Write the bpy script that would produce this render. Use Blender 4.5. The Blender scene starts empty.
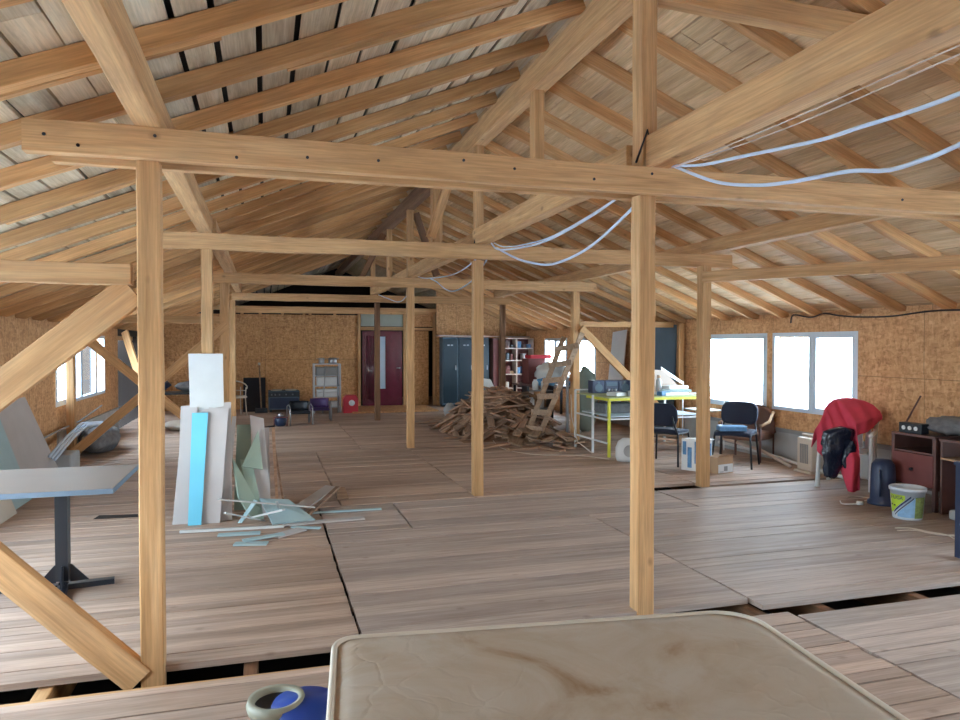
import bpy, bmesh, math, random
from mathutils import Vector, Matrix, Quaternion
random.seed(7)
C = bpy.context.scene
COL = C.collection
R = math.radians

# ------------------------------------------------------------------ camera
cd = bpy.data.cameras.new('camera'); cam = bpy.data.objects.new('camera', cd); COL.objects.link(cam)
cam.location = (0, 0, 1.6); cam.rotation_euler = (R(90 - 1.19), 0, R(-16.6))
cd.sensor_width = 36; cd.lens = 27.0; cd.clip_start = 0.05; cd.clip_end = 300
C.camera = cam
# ------------------------------------------------------------------ world: bright overcast daylight
w = bpy.data.worlds.new('daylight'); C.world = w; w.use_nodes = True
nt = w.node_tree; nt.nodes.clear()
wo = nt.nodes.new('ShaderNodeOutputWorld'); bg = nt.nodes.new('ShaderNodeBackground')
tc = nt.nodes.new('ShaderNodeTexCoord'); sp = nt.nodes.new('ShaderNodeSeparateXYZ'); rp = nt.nodes.new('ShaderNodeValToRGB')
nt.links.new(tc.outputs['Generated'], sp.inputs[0]); nt.links.new(sp.outputs['Z'], rp.inputs[0])
rp.color_ramp.elements[0].position = 0.0; rp.color_ramp.elements[0].color = (0.88, 0.94, 1.0, 1)
rp.color_ramp.elements[1].position = 1.0; rp.color_ramp.elements[1].color = (0.60, 0.78, 1.0, 1)
nt.links.new(rp.outputs[0], bg.inputs['Color']); nt.links.new(bg.outputs[0], wo.inputs['Surface'])
bg.inputs['Strength'].default_value = 11.0
w.cycles.sampling_method = 'AUTOMATIC'
# daylight portals: they mark the window openings for the sky's light and give off none of their own
def portal(name, loc, direction, sx, sy):
    l = bpy.data.lights.new(name, 'AREA'); l.shape = 'RECTANGLE'; l.size = sx; l.size_y = sy
    o = bpy.data.objects.new(name, l); COL.objects.link(o)
    o.location = loc; o.rotation_euler = Vector(direction).to_track_quat('-Z', 'Y').to_euler()
    l.cycles.is_portal = True
XL, XR, YF, YB, RX = -2.7, 6.85, -3.0, 18.8, 2.16
RIGHT_WIN = [(7.02, 8.55, 0.70, 1.77), (8.66, 10.25, 0.66, 1.77), (14.2, 15.35, 0.60, 1.77), (15.75, 17.2, 0.60, 1.77), (0.2, 4.4, 0.55, 1.8)]  # last one is out of view, added for more side daylight
LEFT_WIN = [(10.87, 14.0, 0.76, 1.76), (1.6, 6.4, 0.5, 1.70)]  # second is an unseen opening put in to bring daylight
FRONT_WIN = [(1.2, 3.4, 0.9, 1.9)]  # unseen, behind the camera; kept small to weaken light from there
for a, b, c_, d in RIGHT_WIN: portal('window_portal', (XR + 0.2, (a + b) / 2, (c_ + d) / 2), (-1, 0, 0), b - a, d - c_)
for a, b, c_, d in LEFT_WIN: portal('window_portal', (XL - 0.2, (a + b) / 2, (c_ + d) / 2), (1, 0, 0), b - a, d - c_)
for a, b, c_, d in FRONT_WIN: portal('window_portal', ((a + b) / 2, YF - 0.2, (c_ + d) / 2), (0, 1, 0), b - a, d - c_)
C.view_settings.view_transform = 'Standard'; C.view_settings.look = 'None'
C.view_settings.exposure = 1.4; C.view_settings.gamma = 1.0; C.view_settings.use_curve_mapping = False
C.cycles.max_bounces = 10; C.cycles.diffuse_bounces = 6; C.cycles.transparent_max_bounces = 12
C.cycles.sample_clamp_indirect = 8.0; C.cycles.caustics_reflective = False; C.cycles.caustics_refractive = False
C.cycles.use_denoising = True

# ------------------------------------------------------------------ materials
def mat_base(name):
    m = bpy.data.materials.new(name); m.use_nodes = True
    n = m.node_tree; return m, n, n.nodes['Principled BSDF'], n.nodes.new, n.links.new
def plain(name, col, rough=0.6, metal=0.0, var=0.06, scale=6.0, bump=0.0, coat=0.0):
    m, n, p, N, L = mat_base(name)
    t = N('ShaderNodeTexCoord'); no = N('ShaderNodeTexNoise'); no.inputs['Scale'].default_value = scale; no.inputs['Detail'].default_value = 4
    L(t.outputs['Object'], no.inputs['Vector'])
    h = N('ShaderNodeMapRange'); h.inputs['To Min'].default_value = 1 - var * 2; h.inputs['To Max'].default_value = 1 + var * 2
    L(no.outputs['Fac'], h.inputs['Value'])
    hs = N('ShaderNodeHueSaturation'); hs.inputs['Color'].default_value = (*col, 1); L(h.outputs[0], hs.inputs['Value'])
    L(hs.outputs[0], p.inputs['Base Color']); p.inputs['Roughness'].default_value = rough; p.inputs['Metallic'].default_value = metal
    if coat: p.inputs['Coat Weight'].default_value = coat
    if bump:
        b = N('ShaderNodeBump'); b.inputs['Strength'].default_value = bump; b.inputs['Distance'].default_value = 0.01
        L(no.outputs['Fac'], b.inputs['Height']); L(b.outputs[0], p.inputs['Normal'])
    return m
def wood(name, dark, mid, light, axis=0, island=False, vary=0.35, rough=0.75, grain=1.0, knots=0.5, stain=0.3, staincol=(0.16, 0.11, 0.08)):
    m, n, p, N, L = mat_base(name)
    t = N('ShaderNodeTexCoord')
    if island: g = N('ShaderNodeNewGeometry'); rnd = g.outputs['Random Per Island']
    else: g = N('ShaderNodeObjectInfo'); rnd = g.outputs['Random']
    mu = N('ShaderNodeMath'); mu.operation = 'MULTIPLY'; mu.inputs[1].default_value = 61.7; L(rnd, mu.inputs[0])
    ad = N('ShaderNodeVectorMath'); ad.operation = 'ADD'; L(t.outputs['Object'], ad.inputs[0]); L(mu.outputs[0], ad.inputs[1])
    def mp(a, c):
        s = [c, c, c]; s[axis] = a
        q = N('ShaderNodeVectorMath'); q.operation = 'MULTIPLY'; q.inputs[1].default_value = s; L(ad.outputs[0], q.inputs[0]); return q.outputs[0]
    n1 = N('ShaderNodeTexNoise'); n1.inputs['Scale'].default_value = 1; n1.inputs['Detail'].default_value = 5; n1.inputs['Distortion'].default_value = 0.8
    L(mp(0.9 * grain, 17 * grain), n1.inputs['Vector'])
    r = N('ShaderNodeValToRGB'); e = r.color_ramp.elements
    e[0].position = 0.18; e[0].color = (*dark, 1); e[1].position = 0.80; e[1].color = (*light, 1)
    x = r.color_ramp.elements.new(0.5); x.color = (*mid, 1); L(n1.outputs['Fac'], r.inputs[0])
    n3 = N('ShaderNodeTexNoise'); n3.inputs['Scale'].default_value = 1; n3.inputs['Detail'].default_value = 3; L(mp(5, 110), n3.inputs['Vector'])
    g3 = N('ShaderNodeMapRange'); g3.inputs['From Min'].default_value = 0.3; g3.inputs['From Max'].default_value = 0.7; g3.inputs['To Min'].default_value = 0.84; g3.inputs['To Max'].default_value = 1.12; L(n3.outputs['Fac'], g3.inputs['Value'])
    h3 = N('ShaderNodeHueSaturation'); L(r.outputs[0], h3.inputs['Color']); L(g3.outputs[0], h3.inputs['Value'])
    col = h3.outputs[0]
    if knots:
        v = N('ShaderNodeTexVoronoi'); v.inputs['Scale'].default_value = 1; L(mp(3.6, 5.5), v.inputs['Vector'])
        k = N('ShaderNodeMapRange'); k.inputs['From Min'].default_value = 0.04; k.inputs['From Max'].default_value = 0.13; k.inputs['To Min'].default_value = knots; k.inputs['To Max'].default_value = 0
        bwk = N('ShaderNodeRGBToBW'); L(v.outputs['Color'], bwk.inputs[0]); sk = N('ShaderNodeMapRange'); sk.inputs['From Min'].default_value = 0.45; sk.inputs['From Max'].default_value = 0.5; sk.inputs['To Min'].default_value = 1.0; sk.inputs['To Max'].default_value = 0.0; L(bwk.outputs[0], sk.inputs['Value'])
        dk = N('ShaderNodeMath'); dk.operation = 'ADD'; L(v.outputs['Distance'], dk.inputs[0]); L(sk.outputs[0], dk.inputs[1])
        L(dk.outputs[0], k.inputs['Value'])
        mx = N('ShaderNodeMix'); mx.data_type = 'RGBA'; L(k.outputs[0], mx.inputs['Factor']); L(col, mx.inputs[6]); mx.inputs[7].default_value = (0.13, 0.06, 0.03, 1); col = mx.outputs[2]
    if stain:
        n2 = N('ShaderNodeTexNoise'); n2.inputs['Scale'].default_value = 1; n2.inputs['Detail'].default_value = 6; n2.inputs['Roughness'].default_value = 0.65; L(mp(1.3, 4.5), n2.inputs['Vector'])
        k = N('ShaderNodeMapRange'); k.inputs['From Min'].default_value = 0.52; k.inputs['From Max'].default_value = 0.74; k.inputs['To Max'].default_value = stain; L(n2.outputs['Fac'], k.inputs['Value'])
        mx = N('ShaderNodeMix'); mx.data_type = 'RGBA'; L(k.outputs[0], mx.inputs['Factor']); L(col, mx.inputs[6]); mx.inputs[7].default_value = (*staincol, 1); col = mx.outputs[2]
    h = N('ShaderNodeHueSaturation'); L(col, h.inputs['Color'])
    q = N('ShaderNodeMapRange'); q.inputs['To Min'].default_value = 1 - vary; q.inputs['To Max'].default_value = 1 + vary * 0.7; L(rnd, q.inputs['Value']); L(q.outputs[0], h.inputs['Value'])
    L(h.outputs[0], p.inputs['Base Color']); p.inputs['Roughness'].default_value = rough; p.inputs['Specular IOR Level'].default_value = 0.3
    b = N('ShaderNodeBump'); b.inputs['Strength'].default_value = 0.25; b.inputs['Distance'].default_value = 0.004; L(n1.outputs['Fac'], b.inputs['Height']); L(b.outputs[0], p.inputs['Normal'])
    return m
def osb(name, a, b_, c_, seam=True, ax=(1, 0, 2)):
    m, n, p, N, L = mat_base(name)
    t = N('ShaderNodeTexCoord')
    cols = []
    for i, (rot, s) in enumerate([((0.5, 0.4, 0.3), (34, 34, 11)), ((1.1, 0.2, 0.9), (38, 13, 38)), ((0.2, 1.3, 2.0), (14, 36, 36))]):
        mp = N('ShaderNodeMapping'); mp.inputs['Rotation'].default_value = rot; mp.inputs['Scale'].default_value = s
        L(t.outputs['Object'], mp.inputs['Vector']); v = N('ShaderNodeTexVoronoi'); v.inputs['Scale'].default_value = 1; L(mp.outputs[0], v.inputs['Vector'])
        bw = N('ShaderNodeRGBToBW'); L(v.outputs['Color'], bw.inputs[0]); cols.append(bw.outputs[0])
    s1 = N('ShaderNodeMath'); s1.operation = 'ADD'; L(cols[0], s1.inputs[0]); L(cols[1], s1.inputs[1])
    s2 = N('ShaderNodeMath'); s2.operation = 'ADD'; L(s1.outputs[0], s2.inputs[0]); L(cols[2], s2.inputs[1])
    s3 = N('ShaderNodeMath'); s3.operation = 'DIVIDE'; s3.inputs[1].default_value = 3; L(s2.outputs[0], s3.inputs[0])
    r = N('ShaderNodeValToRGB'); e = r.color_ramp.elements; e[0].position = 0.16; e[0].color = (*a, 1); e[1].position = 0.84; e[1].color = (*c_, 1)
    x = e.new(0.47); x.color = (*b_, 1); L(s3.outputs[0], r.inputs[0])
    no = N('ShaderNodeTexNoise'); no.inputs['Scale'].default_value = 0.7; no.inputs['Detail'].default_value = 3; L(t.outputs['Object'], no.inputs['Vector'])
    q = N('ShaderNodeMapRange'); q.inputs['To Min'].default_value = 0.8; q.inputs['To Max'].default_value = 1.2; L(no.outputs['Fac'], q.inputs['Value'])
    h = N('ShaderNodeHueSaturation'); L(r.outputs[0], h.inputs['Color']); L(q.outputs[0], h.inputs['Value'])
    col = h.outputs[0]
    if seam:   # joints between 2.44 m sheets
        g = N('ShaderNodeNewGeometry'); sx = N('ShaderNodeSeparateXYZ'); L(g.outputs['Position'], sx.inputs[0])
        f = N('ShaderNodeMath'); f.operation = 'PINGPONG'; f.inputs[1].default_value = 0.61; L(sx.outputs['Y' if ax[0] == 1 else 'X'], f.inputs[0])
        g2 = N('ShaderNodeMath'); g2.operation = 'LESS_THAN'; g2.inputs[1].default_value = 0.004; L(f.outputs[0], g2.inputs[0])
        f3 = N('ShaderNodeMath'); f3.operation = 'SUBTRACT'; f3.inputs[1].default_value = 1.23; L(sx.outputs['Z'], f3.inputs[0])
        f4 = N('ShaderNodeMath'); f4.operation = 'ABSOLUTE'; L(f3.outputs[0], f4.inputs[0])
        f5 = N('ShaderNodeMath'); f5.operation = 'LESS_THAN'; f5.inputs[1].default_value = 0.004; L(f4.outputs[0], f5.inputs[0])
        f6 = N('ShaderNodeMath'); f6.operation = 'MAXIMUM'; L(g2.outputs[0], f6.inputs[0]); L(f5.outputs[0], f6.inputs[1])
        f7 = N('ShaderNodeMath'); f7.operation = 'MULTIPLY'; f7.inputs[1].default_value = 0.55; L(f6.outputs[0], f7.inputs[0])
        mx = N('ShaderNodeMix'); mx.data_type = 'RGBA'; L(f7.outputs[0], mx.inputs['Factor']); L(col, mx.inputs[6]); mx.inputs[7].default_value = (0.1, 0.05, 0.02, 1); col = mx.outputs[2]
    L(col, p.inputs['Base Color']); p.inputs['Roughness'].default_value = 0.7
    b = N('ShaderNodeBump'); b.inputs['Strength'].default_value = 0.2; b.inputs['Distance'].default_value = 0.003; L(s3.outputs[0], b.inputs['Height']); L(b.outputs[0], p.inputs['Normal'])
    return m
def glass(name, tint=(0.9, 0.97, 1.0), g=0.08):
    m, n, p, N, L = mat_base(name); n.nodes.remove(p); o = [x for x in n.nodes if x.type == 'OUTPUT_MATERIAL'][0]
    t = N('ShaderNodeBsdfTransparent'); t.inputs[0].default_value = (*tint, 1); s = N('ShaderNodeBsdfGlossy'); s.inputs['Roughness'].default_value = 0.03
    fr = N('ShaderNodeMath'); fr.operation = 'MULTIPLY'; fr.inputs[0].default_value = g; fr.inputs[1].default_value = 1.0
    mx = N('ShaderNodeMixShader'); L(fr.outputs[0], mx.inputs[0]); L(t.outputs[0], mx.inputs[1]); L(s.outputs[0], mx.inputs[2]); L(mx.outputs[0], o.inputs['Surface'])
    return m
M = {}
M['timber'] = wood('sawn_pine', (0.40, 0.205, 0.08), (0.585, 0.325, 0.145), (0.69, 0.425, 0.215), vary=0.12)
M['rafter'] = wood('rafter_pine', (0.40, 0.19, 0.068), (0.59, 0.305, 0.125), (0.71, 0.42, 0.195), vary=0.22, stain=0.2)
M['darktimber'] = wood('dark_brown_timber', (0.13, 0.06, 0.03), (0.23, 0.11, 0.055), (0.32, 0.17, 0.09), vary=0.12)  # darker brown than the sawn pine
M['scrap'] = wood('scrap_wood', (0.22, 0.12, 0.075), (0.40, 0.24, 0.155), (0.56, 0.38, 0.27), vary=0.45, stain=0.5)
M['ladder'] = wood('ladder_wood', (0.26, 0.16, 0.10), (0.40, 0.27, 0.18), (0.52, 0.37, 0.26), vary=0.1)
M['floor'] = wood('floor_boards', (0.31, 0.205, 0.15), (0.475, 0.33, 0.25), (0.58, 0.42, 0.33), axis=0, island=True, vary=0.22, rough=0.62, knots=0.35, stain=0.35, staincol=(0.26, 0.22, 0.20))
M['floorgrey'] = wood('grey_floor_boards', (0.31, 0.235, 0.195), (0.47, 0.37, 0.315), (0.59, 0.475, 0.41), axis=0, island=True, vary=0.2, rough=0.6, knots=0.35, stain=0.4, staincol=(0.30, 0.20, 0.14))
M['roofl'] = wood('weathered_sheathing', (0.40, 0.28, 0.17), (0.60, 0.47, 0.32), (0.70, 0.60, 0.45), axis=1, island=True, vary=0.22, stain=0.6, knots=0.3, grain=0.8, staincol=(0.12, 0.08, 0.05))
M['roofr'] = wood('pale_sheathing', (0.52, 0.32, 0.16), (0.68, 0.45, 0.25), (0.76, 0.55, 0.34), axis=1, island=True, vary=0.16, stain=0.3, knots=0.4, grain=0.8)
M['osb'] = osb('osb_panel', (0.38, 0.18, 0.075), (0.60, 0.32, 0.145), (0.76, 0.47, 0.25))
M['osbx'] = osb('osb_panel_far', (0.32, 0.14, 0.05), (0.54, 0.265, 0.10), (0.70, 0.40, 0.18), ax=(0, 1, 2))
M['felt'] = plain('roof_felt', (0.02, 0.018, 0.016), 0.9)
M['shade_black'] = plain('painted_shade', (0.03, 0.022, 0.018), 0.95)  # near-black colour standing in for the shade of unlit depths
M['pvc'] = plain('white_pvc', (0.62, 0.70, 0.80), 0.35, var=0.02)
M['pvcdark'] = plain('grey_pvc', (0.22, 0.27, 0.33), 0.4, var=0.02)
M['glass'] = glass('window_glass')
M['styro'] = plain('grey_insulation', (0.42, 0.42, 0.42), 0.8, var=0.12, scale=3)
M['ground'] = plain('pale_bounce_ground', (0.82, 0.83, 0.84), 0.9, scale=0.3)  # unseen ground kept very pale so daylight bounces up to the roof
M['mattress'] = None
M['white'] = plain('white_plastic', (0.72, 0.72, 0.72), 0.45, var=0.03)
M['cream'] = plain('cream_plastic', (0.62, 0.54, 0.45), 0.5, var=0.04)
M['conduit'] = plain('conduit_plastic', (0.60, 0.68, 0.80), 0.4, var=0.02)
M['wire'] = plain('pale_wire', (0.68, 0.55, 0.46), 0.5, var=0.02)
M['black'] = plain('black_metal', (0.012, 0.014, 0.02), 0.4)
M['blackcable'] = plain('black_cable', (0.03, 0.02, 0.02), 0.6)
M['fabric'] = plain('dark_chair_fabric', (0.016, 0.02, 0.04), 0.85, bump=0.3, scale=200)
M['laminate'] = plain('grey_laminate', (0.28, 0.24, 0.215), 0.45, var=0.05, scale=3)
M['edge'] = plain('blue_grey_edge', (0.13, 0.18, 0.24), 0.4)
M['gyp'] = plain('plasterboard_grey', (0.50, 0.45, 0.43), 0.85, var=0.06, scale=4)
M['gypw'] = plain('plasterboard_white', (0.60, 0.59, 0.57), 0.85, var=0.06, scale=5)
M['gypg'] = plain('plasterboard_green', (0.31, 0.38, 0.30), 0.85, var=0.07, scale=4)
M['gypb'] = plain('foam_blue', (0.16, 0.55, 0.72), 0.7, var=0.04, scale=3)
M['gypp'] = plain('plasterboard_pale_teal', (0.38, 0.50, 0.52), 0.85, var=0.06, scale=4)
M['burgundy'] = plain('burgundy_film', (0.13, 0.012, 0.03), 0.22, var=0.15, scale=9, bump=0.5, coat=0.5)
M['frosted'] = plain('frosted_pane', (0.42, 0.52, 0.62), 0.3, var=0.03)
M['transom'] = plain('transom_board', (0.40, 0.42, 0.34), 0.7, var=0.05)
M['locker'] = plain('blue_grey_steel', (0.016, 0.032, 0.045), 0.3, metal=0.3, var=0.06)
M['maroon'] = plain('maroon_board', (0.17, 0.045, 0.04), 0.6, var=0.1)
M['trimpale'] = plain('pale_edging', (0.62, 0.48, 0.40), 0.6)
M['yellow'] = plain('yellow_paint', (0.62, 0.60, 0.05), 0.45)
M['bench'] = plain('bench_top_green', (0.42, 0.45, 0.22), 0.6)
M['navy'] = plain('navy_plastic', (0.022, 0.036, 0.085), 0.4)
M['navygloss'] = plain('black_plastic_bag', (0.008, 0.012, 0.03), 0.16, var=0.2, scale=30, bump=0.9, coat=0.4)
M['red'] = plain('red_cloth', (0.66, 0.06, 0.11), 0.85, var=0.12, scale=5, bump=0.3)
M['pinkred'] = plain('red_box_paint', (0.55, 0.03, 0.05), 0.5)
M['purple'] = plain('purple_plastic', (0.07, 0.03, 0.13), 0.5)
M['chrome'] = plain('dull_steel', (0.42, 0.42, 0.44), 0.35, metal=0.7)
M['card'] = plain('cardboard', (0.42, 0.27, 0.16), 0.8, var=0.06)
M['card2'] = plain('grey_brown_card', (0.40, 0.32, 0.27), 0.8, var=0.05)
M['paper'] = plain('paper', (0.66, 0.66, 0.64), 0.8, var=0.05, scale=15)
M['bluebox'] = plain('blue_print', (0.10, 0.24, 0.44), 0.5, var=0.3, scale=25)
M['brownfab'] = plain('brown_leatherette', (0.20, 0.10, 0.07), 0.6, var=0.15, scale=4, bump=0.2)
M['grey'] = plain('grey_paint', (0.28, 0.28, 0.28), 0.6)
M['greycloth'] = plain('grey_cloth', (0.16, 0.16, 0.17), 0.9, var=0.3, scale=14, bump=0.5)
M['greenbag'] = plain('grey_green_tarp', (0.22, 0.25, 0.21), 0.8, var=0.1)
M['slate'] = plain('slate_blue_board', (0.10, 0.15, 0.20), 0.7, var=0.1, scale=3)
M['blue'] = plain('bright_blue_plastic', (0.01, 0.045, 0.26), 0.35)
M['olive'] = plain('olive_beige_plastic', (0.30, 0.29, 0.22), 0.5)
M['teal'] = plain('teal_cloth', (0.12, 0.36, 0.62), 0.8, var=0.25, scale=9)
M['bucket'] = plain('bucket_white', (0.62, 0.68, 0.76), 0.4, var=0.03)
M['lime'] = plain('lime_print', (0.48, 0.66, 0.04), 0.5)
M['labelblue'] = plain('pale_blue_print', (0.28, 0.50, 0.75), 0.5, var=0.15, scale=30)
M['labelgreen'] = plain('moss_print', (0.22, 0.30, 0.10), 0.5, var=0.35, scale=40)
M['ink'] = plain('navy_ink', (0.02, 0.03, 0.12), 0.5)
M['brownc'] = plain('brown_laminate', (0.14, 0.065, 0.055), 0.4, var=0.15)
M['sawdust'] = plain('sawdust', (0.30, 0.17, 0.10), 0.95, var=0.3, scale=20, bump=0.8)
def mattress_mat():
    m, n, p, N, L = mat_base('stained_mattress_ticking')
    t = N('ShaderNodeTexCoord'); a = N('ShaderNodeTexNoise'); a.inputs['Scale'].default_value = 2.2; a.inputs['Detail'].default_value = 7; a.inputs['Roughness'].default_value = 0.6; a.inputs['Distortion'].default_value = 1.2
    L(t.outputs['Object'], a.inputs['Vector'])
    r = N('ShaderNodeValToRGB'); e = r.color_ramp.elements; e[0].position = 0.42; e[0].color = (0.50, 0.43, 0.355, 1); e[1].position = 0.74; e[1].color = (0.30, 0.18, 0.09, 1)
    x = e.new(0.60); x.color = (0.44, 0.345, 0.255, 1); L(a.outputs['Fac'], r.inputs[0])
    v = N('ShaderNodeTexVoronoi'); v.feature = 'DISTANCE_TO_EDGE'; v.inputs['Scale'].default_value = 9
    q = N('ShaderNodeTexNoise'); q.inputs['Scale'].default_value = 3; q.inputs['Detail'].default_value = 3; L(t.outputs['Object'], q.inputs['Vector'])
    mx = N('ShaderNodeMix'); mx.data_type = 'RGBA'; mx.inputs['Factor'].default_value = 0.25; L(t.outputs['Object'], mx.inputs[6]); L(q.outputs['Color'], mx.inputs[7]); L(mx.outputs[2], v.inputs['Vector'])
    k = N('ShaderNodeMapRange'); k.inputs['From Max'].default_value = 0.08; L(v.outputs['Distance'], k.inputs['Value'])
    L(r.outputs[0], p.inputs['Base Color']); p.inputs['Roughness'].default_value = 0.85
    b = N('ShaderNodeBump'); b.inputs['Strength'].default_value = 0.22; b.inputs['Distance'].default_value = 0.005; L(k.outputs[0], b.inputs['Height'])
    b2 = N('ShaderNodeBump'); b2.inputs['Strength'].default_value = 0.3; b2.inputs['Distance'].default_value = 0.02; L(a.outputs['Fac'], b2.inputs['Height']); L(b.outputs[0], b2.inputs['Normal']); L(b2.outputs[0], p.inputs['Normal'])
    return m
M['mattress'] = mattress_mat()

# ------------------------------------------------------------------ mesh helpers
class MB:
    def __init__(s): s.bm = bmesh.new(); s.mi = 0
    def _face(s, vs):
        try: f = s.bm.faces.new(vs); f.material_index = s.mi; return f
        except ValueError: return None
    def hexa(s, pts):
        v = [s.bm.verts.new(p) for p in pts]
        for q in ((0, 3, 2, 1), (4, 5, 6, 7), (0, 1, 5, 4), (1, 2, 6, 5), (2, 3, 7, 6), (3, 0, 4, 7)): s._face([v[i] for i in q])
        return s
    def box(s, x0, x1, y0, y1, z0, z1, mat=None):
        p = [(x0, y0, z0), (x1, y0, z0), (x1, y1, z0), (x0, y1, z0), (x0, y0, z1), (x1, y0, z1), (x1, y1, z1), (x0, y1, z1)]
        if mat is not None: p = [mat @ Vector(q) for q in p]
        return s.hexa(p)
    def bar(s, p0, p1, w, h, roll=0.0):
        m, L = frame(p0, p1, roll); return s.box(0, L, -w / 2, w / 2, -h / 2, h / 2, m)
    def prism(s, poly, z0, z1, mat=None):      # poly in xy, ccw
        a = [Vector((x, y, z0)) for x, y in poly]; b = [Vector((x, y, z1)) for x, y in poly]
        if mat is not None: a = [mat @ q for q in a]; b = [mat @ q for q in b]
        va = [s.bm.verts.new(q) for q in a]; vb = [s.bm.verts.new(q) for q in b]
        s._face(va[::-1]); s._face(vb); n = len(poly)
        for i in range(n): s._face([va[i], va[(i + 1) % n], vb[(i + 1) % n], vb[i]])
        return s
    def tube(s, pts, r, n=8, caps=True):
        pts = [Vector(p) for p in pts]; rings = []
        rr = r if isinstance(r, (list, tuple)) else [r] * len(pts)
        up = None
        for i, p in enumerate(pts):
            d = (pts[min(i + 1, len(pts) - 1)] - pts[max(i - 1, 0)]).normalized()
            if up is None:
                up = Vector((0, 0, 1)) if abs(d.z) < 0.9 else Vector((1, 0, 0))
            a = d.cross(up); a = a.normalized() if a.length > 1e-6 else Vector((1, 0, 0)); b = a.cross(d).normalized(); up = b
            rings.append([s.bm.verts.new(p + (a * math.cos(2 * math.pi * k / n) + b * math.sin(2 * math.pi * k / n)) * rr[i]) for k in range(n)])
        for i in range(len(rings) - 1):
            for k in range(n): s._face([rings[i][k], rings[i][(k + 1) % n], rings[i + 1][(k + 1) % n], rings[i + 1][k]])
        if caps: s._face(rings[0][::-1]); s._face(rings[-1])
        return s
    def lathe(s, prof, n=28, c=(0, 0, 0), a0=0, a1=None, close=True):
        full = a1 is None; a1 = a0 + 2 * math.pi if full else a1; m = n if full else n + 1
        rings = []
        for r, z in prof:
            rings.append([s.bm.verts.new((c[0] + r * math.cos(a0 + (a1 - a0) * k / n), c[1] + r * math.sin(a0 + (a1 - a0) * k / n), c[2] + z)) for k in range(m)])
        for i in range(len(rings) - 1):
            for k in range(n if full else n):
                k2 = (k + 1) % m
                s._face([rings[i][k], rings[i][k2], rings[i + 1][k2], rings[i + 1][k]])
        if close and full: s._face(rings[0][::-1]); s._face(rings[-1])
        return s
    def grid(s, f, nu, nv, thick=None):        # f(u,v) -> point; a sheet, solidified through a modifier when thick
        vs = [[s.bm.verts.new(f(i / nu, j / nv)) for j in range(nv + 1)] for i in range(nu + 1)]
        for i in range(nu):
            for j in range(nv): s._face([vs[i][j], vs[i + 1][j], vs[i + 1][j + 1], vs[i][j + 1]])
        return s
    def build(s, name, mat, parent=None, loc=None, smooth=False, bevel=0.0, solid=0.0, sub=0):
        if loc is None and parent is None:
            xs = [v.co for v in s.bm.verts]
            lo = [min(c[i] for c in xs) for i in range(3)]; hi = [max(c[i] for c in xs) for i in range(3)]
            loc = Vector(((lo[0] + hi[0]) / 2, (lo[1] + hi[1]) / 2, lo[2]))
            bmesh.ops.translate(s.bm, verts=s.bm.verts, vec=-loc)
        bmesh.ops.recalc_face_normals(s.bm, faces=s.bm.faces)
        me = bpy.data.meshes.new(name); s.bm.to_mesh(me); s.bm.free()
        for m_ in (mat if isinstance(mat, (list, tuple)) else [mat]): me.materials.append(m_)
        if smooth:
            for p in me.polygons: p.use_smooth = True
        o = bpy.data.objects.new(name, me); COL.objects.link(o)
        if loc is not None: o.location = loc
        if parent is not None: o.parent = parent
        if solid: md = o.modifiers.new('thickness', 'SOLIDIFY'); md.thickness = solid; md.offset = 0
        if bevel: md = o.modifiers.new('soft_edges', 'BEVEL'); md.width = bevel; md.segments = 2; md.limit_method = 'ANGLE'
        if sub: md = o.modifiers.new('rounding', 'SUBSURF'); md.levels = sub; md.render_levels = sub
        return o
def frame(p0, p1, roll=0.0):
    p0, p1 = Vector(p0), Vector(p1); d = p1 - p0; L = d.length; x = d.normalized()
    up = Vector((0, 0, 1)) if abs(x.z) < 0.95 else Vector((0, 1, 0))
    y = up.cross(x).normalized(); z = x.cross(y)
    m = Matrix((x, y, z)).transposed().to_4x4(); m.translation = p0
    if roll: m = m @ Matrix.Rotation(roll, 4, 'X')
    return m, L
def tag(o, label=None, cat=None, group=None, kind=None):
    if label: o['label'] = label
    if cat: o['category'] = cat
    if group: o['group'] = group
    if kind: o['kind'] = kind
    return o
def thing(name, label, cat, loc=(0, 0, 0), rotz=0.0, group=None):
    o = bpy.data.objects.new(name, None); COL.objects.link(o); o.empty_display_size = 0.1
    o.location = loc; o.rotation_euler = (0, 0, rotz); return tag(o, label, cat, group)
def struct(o): o['kind'] = 'structure'; return o
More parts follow.
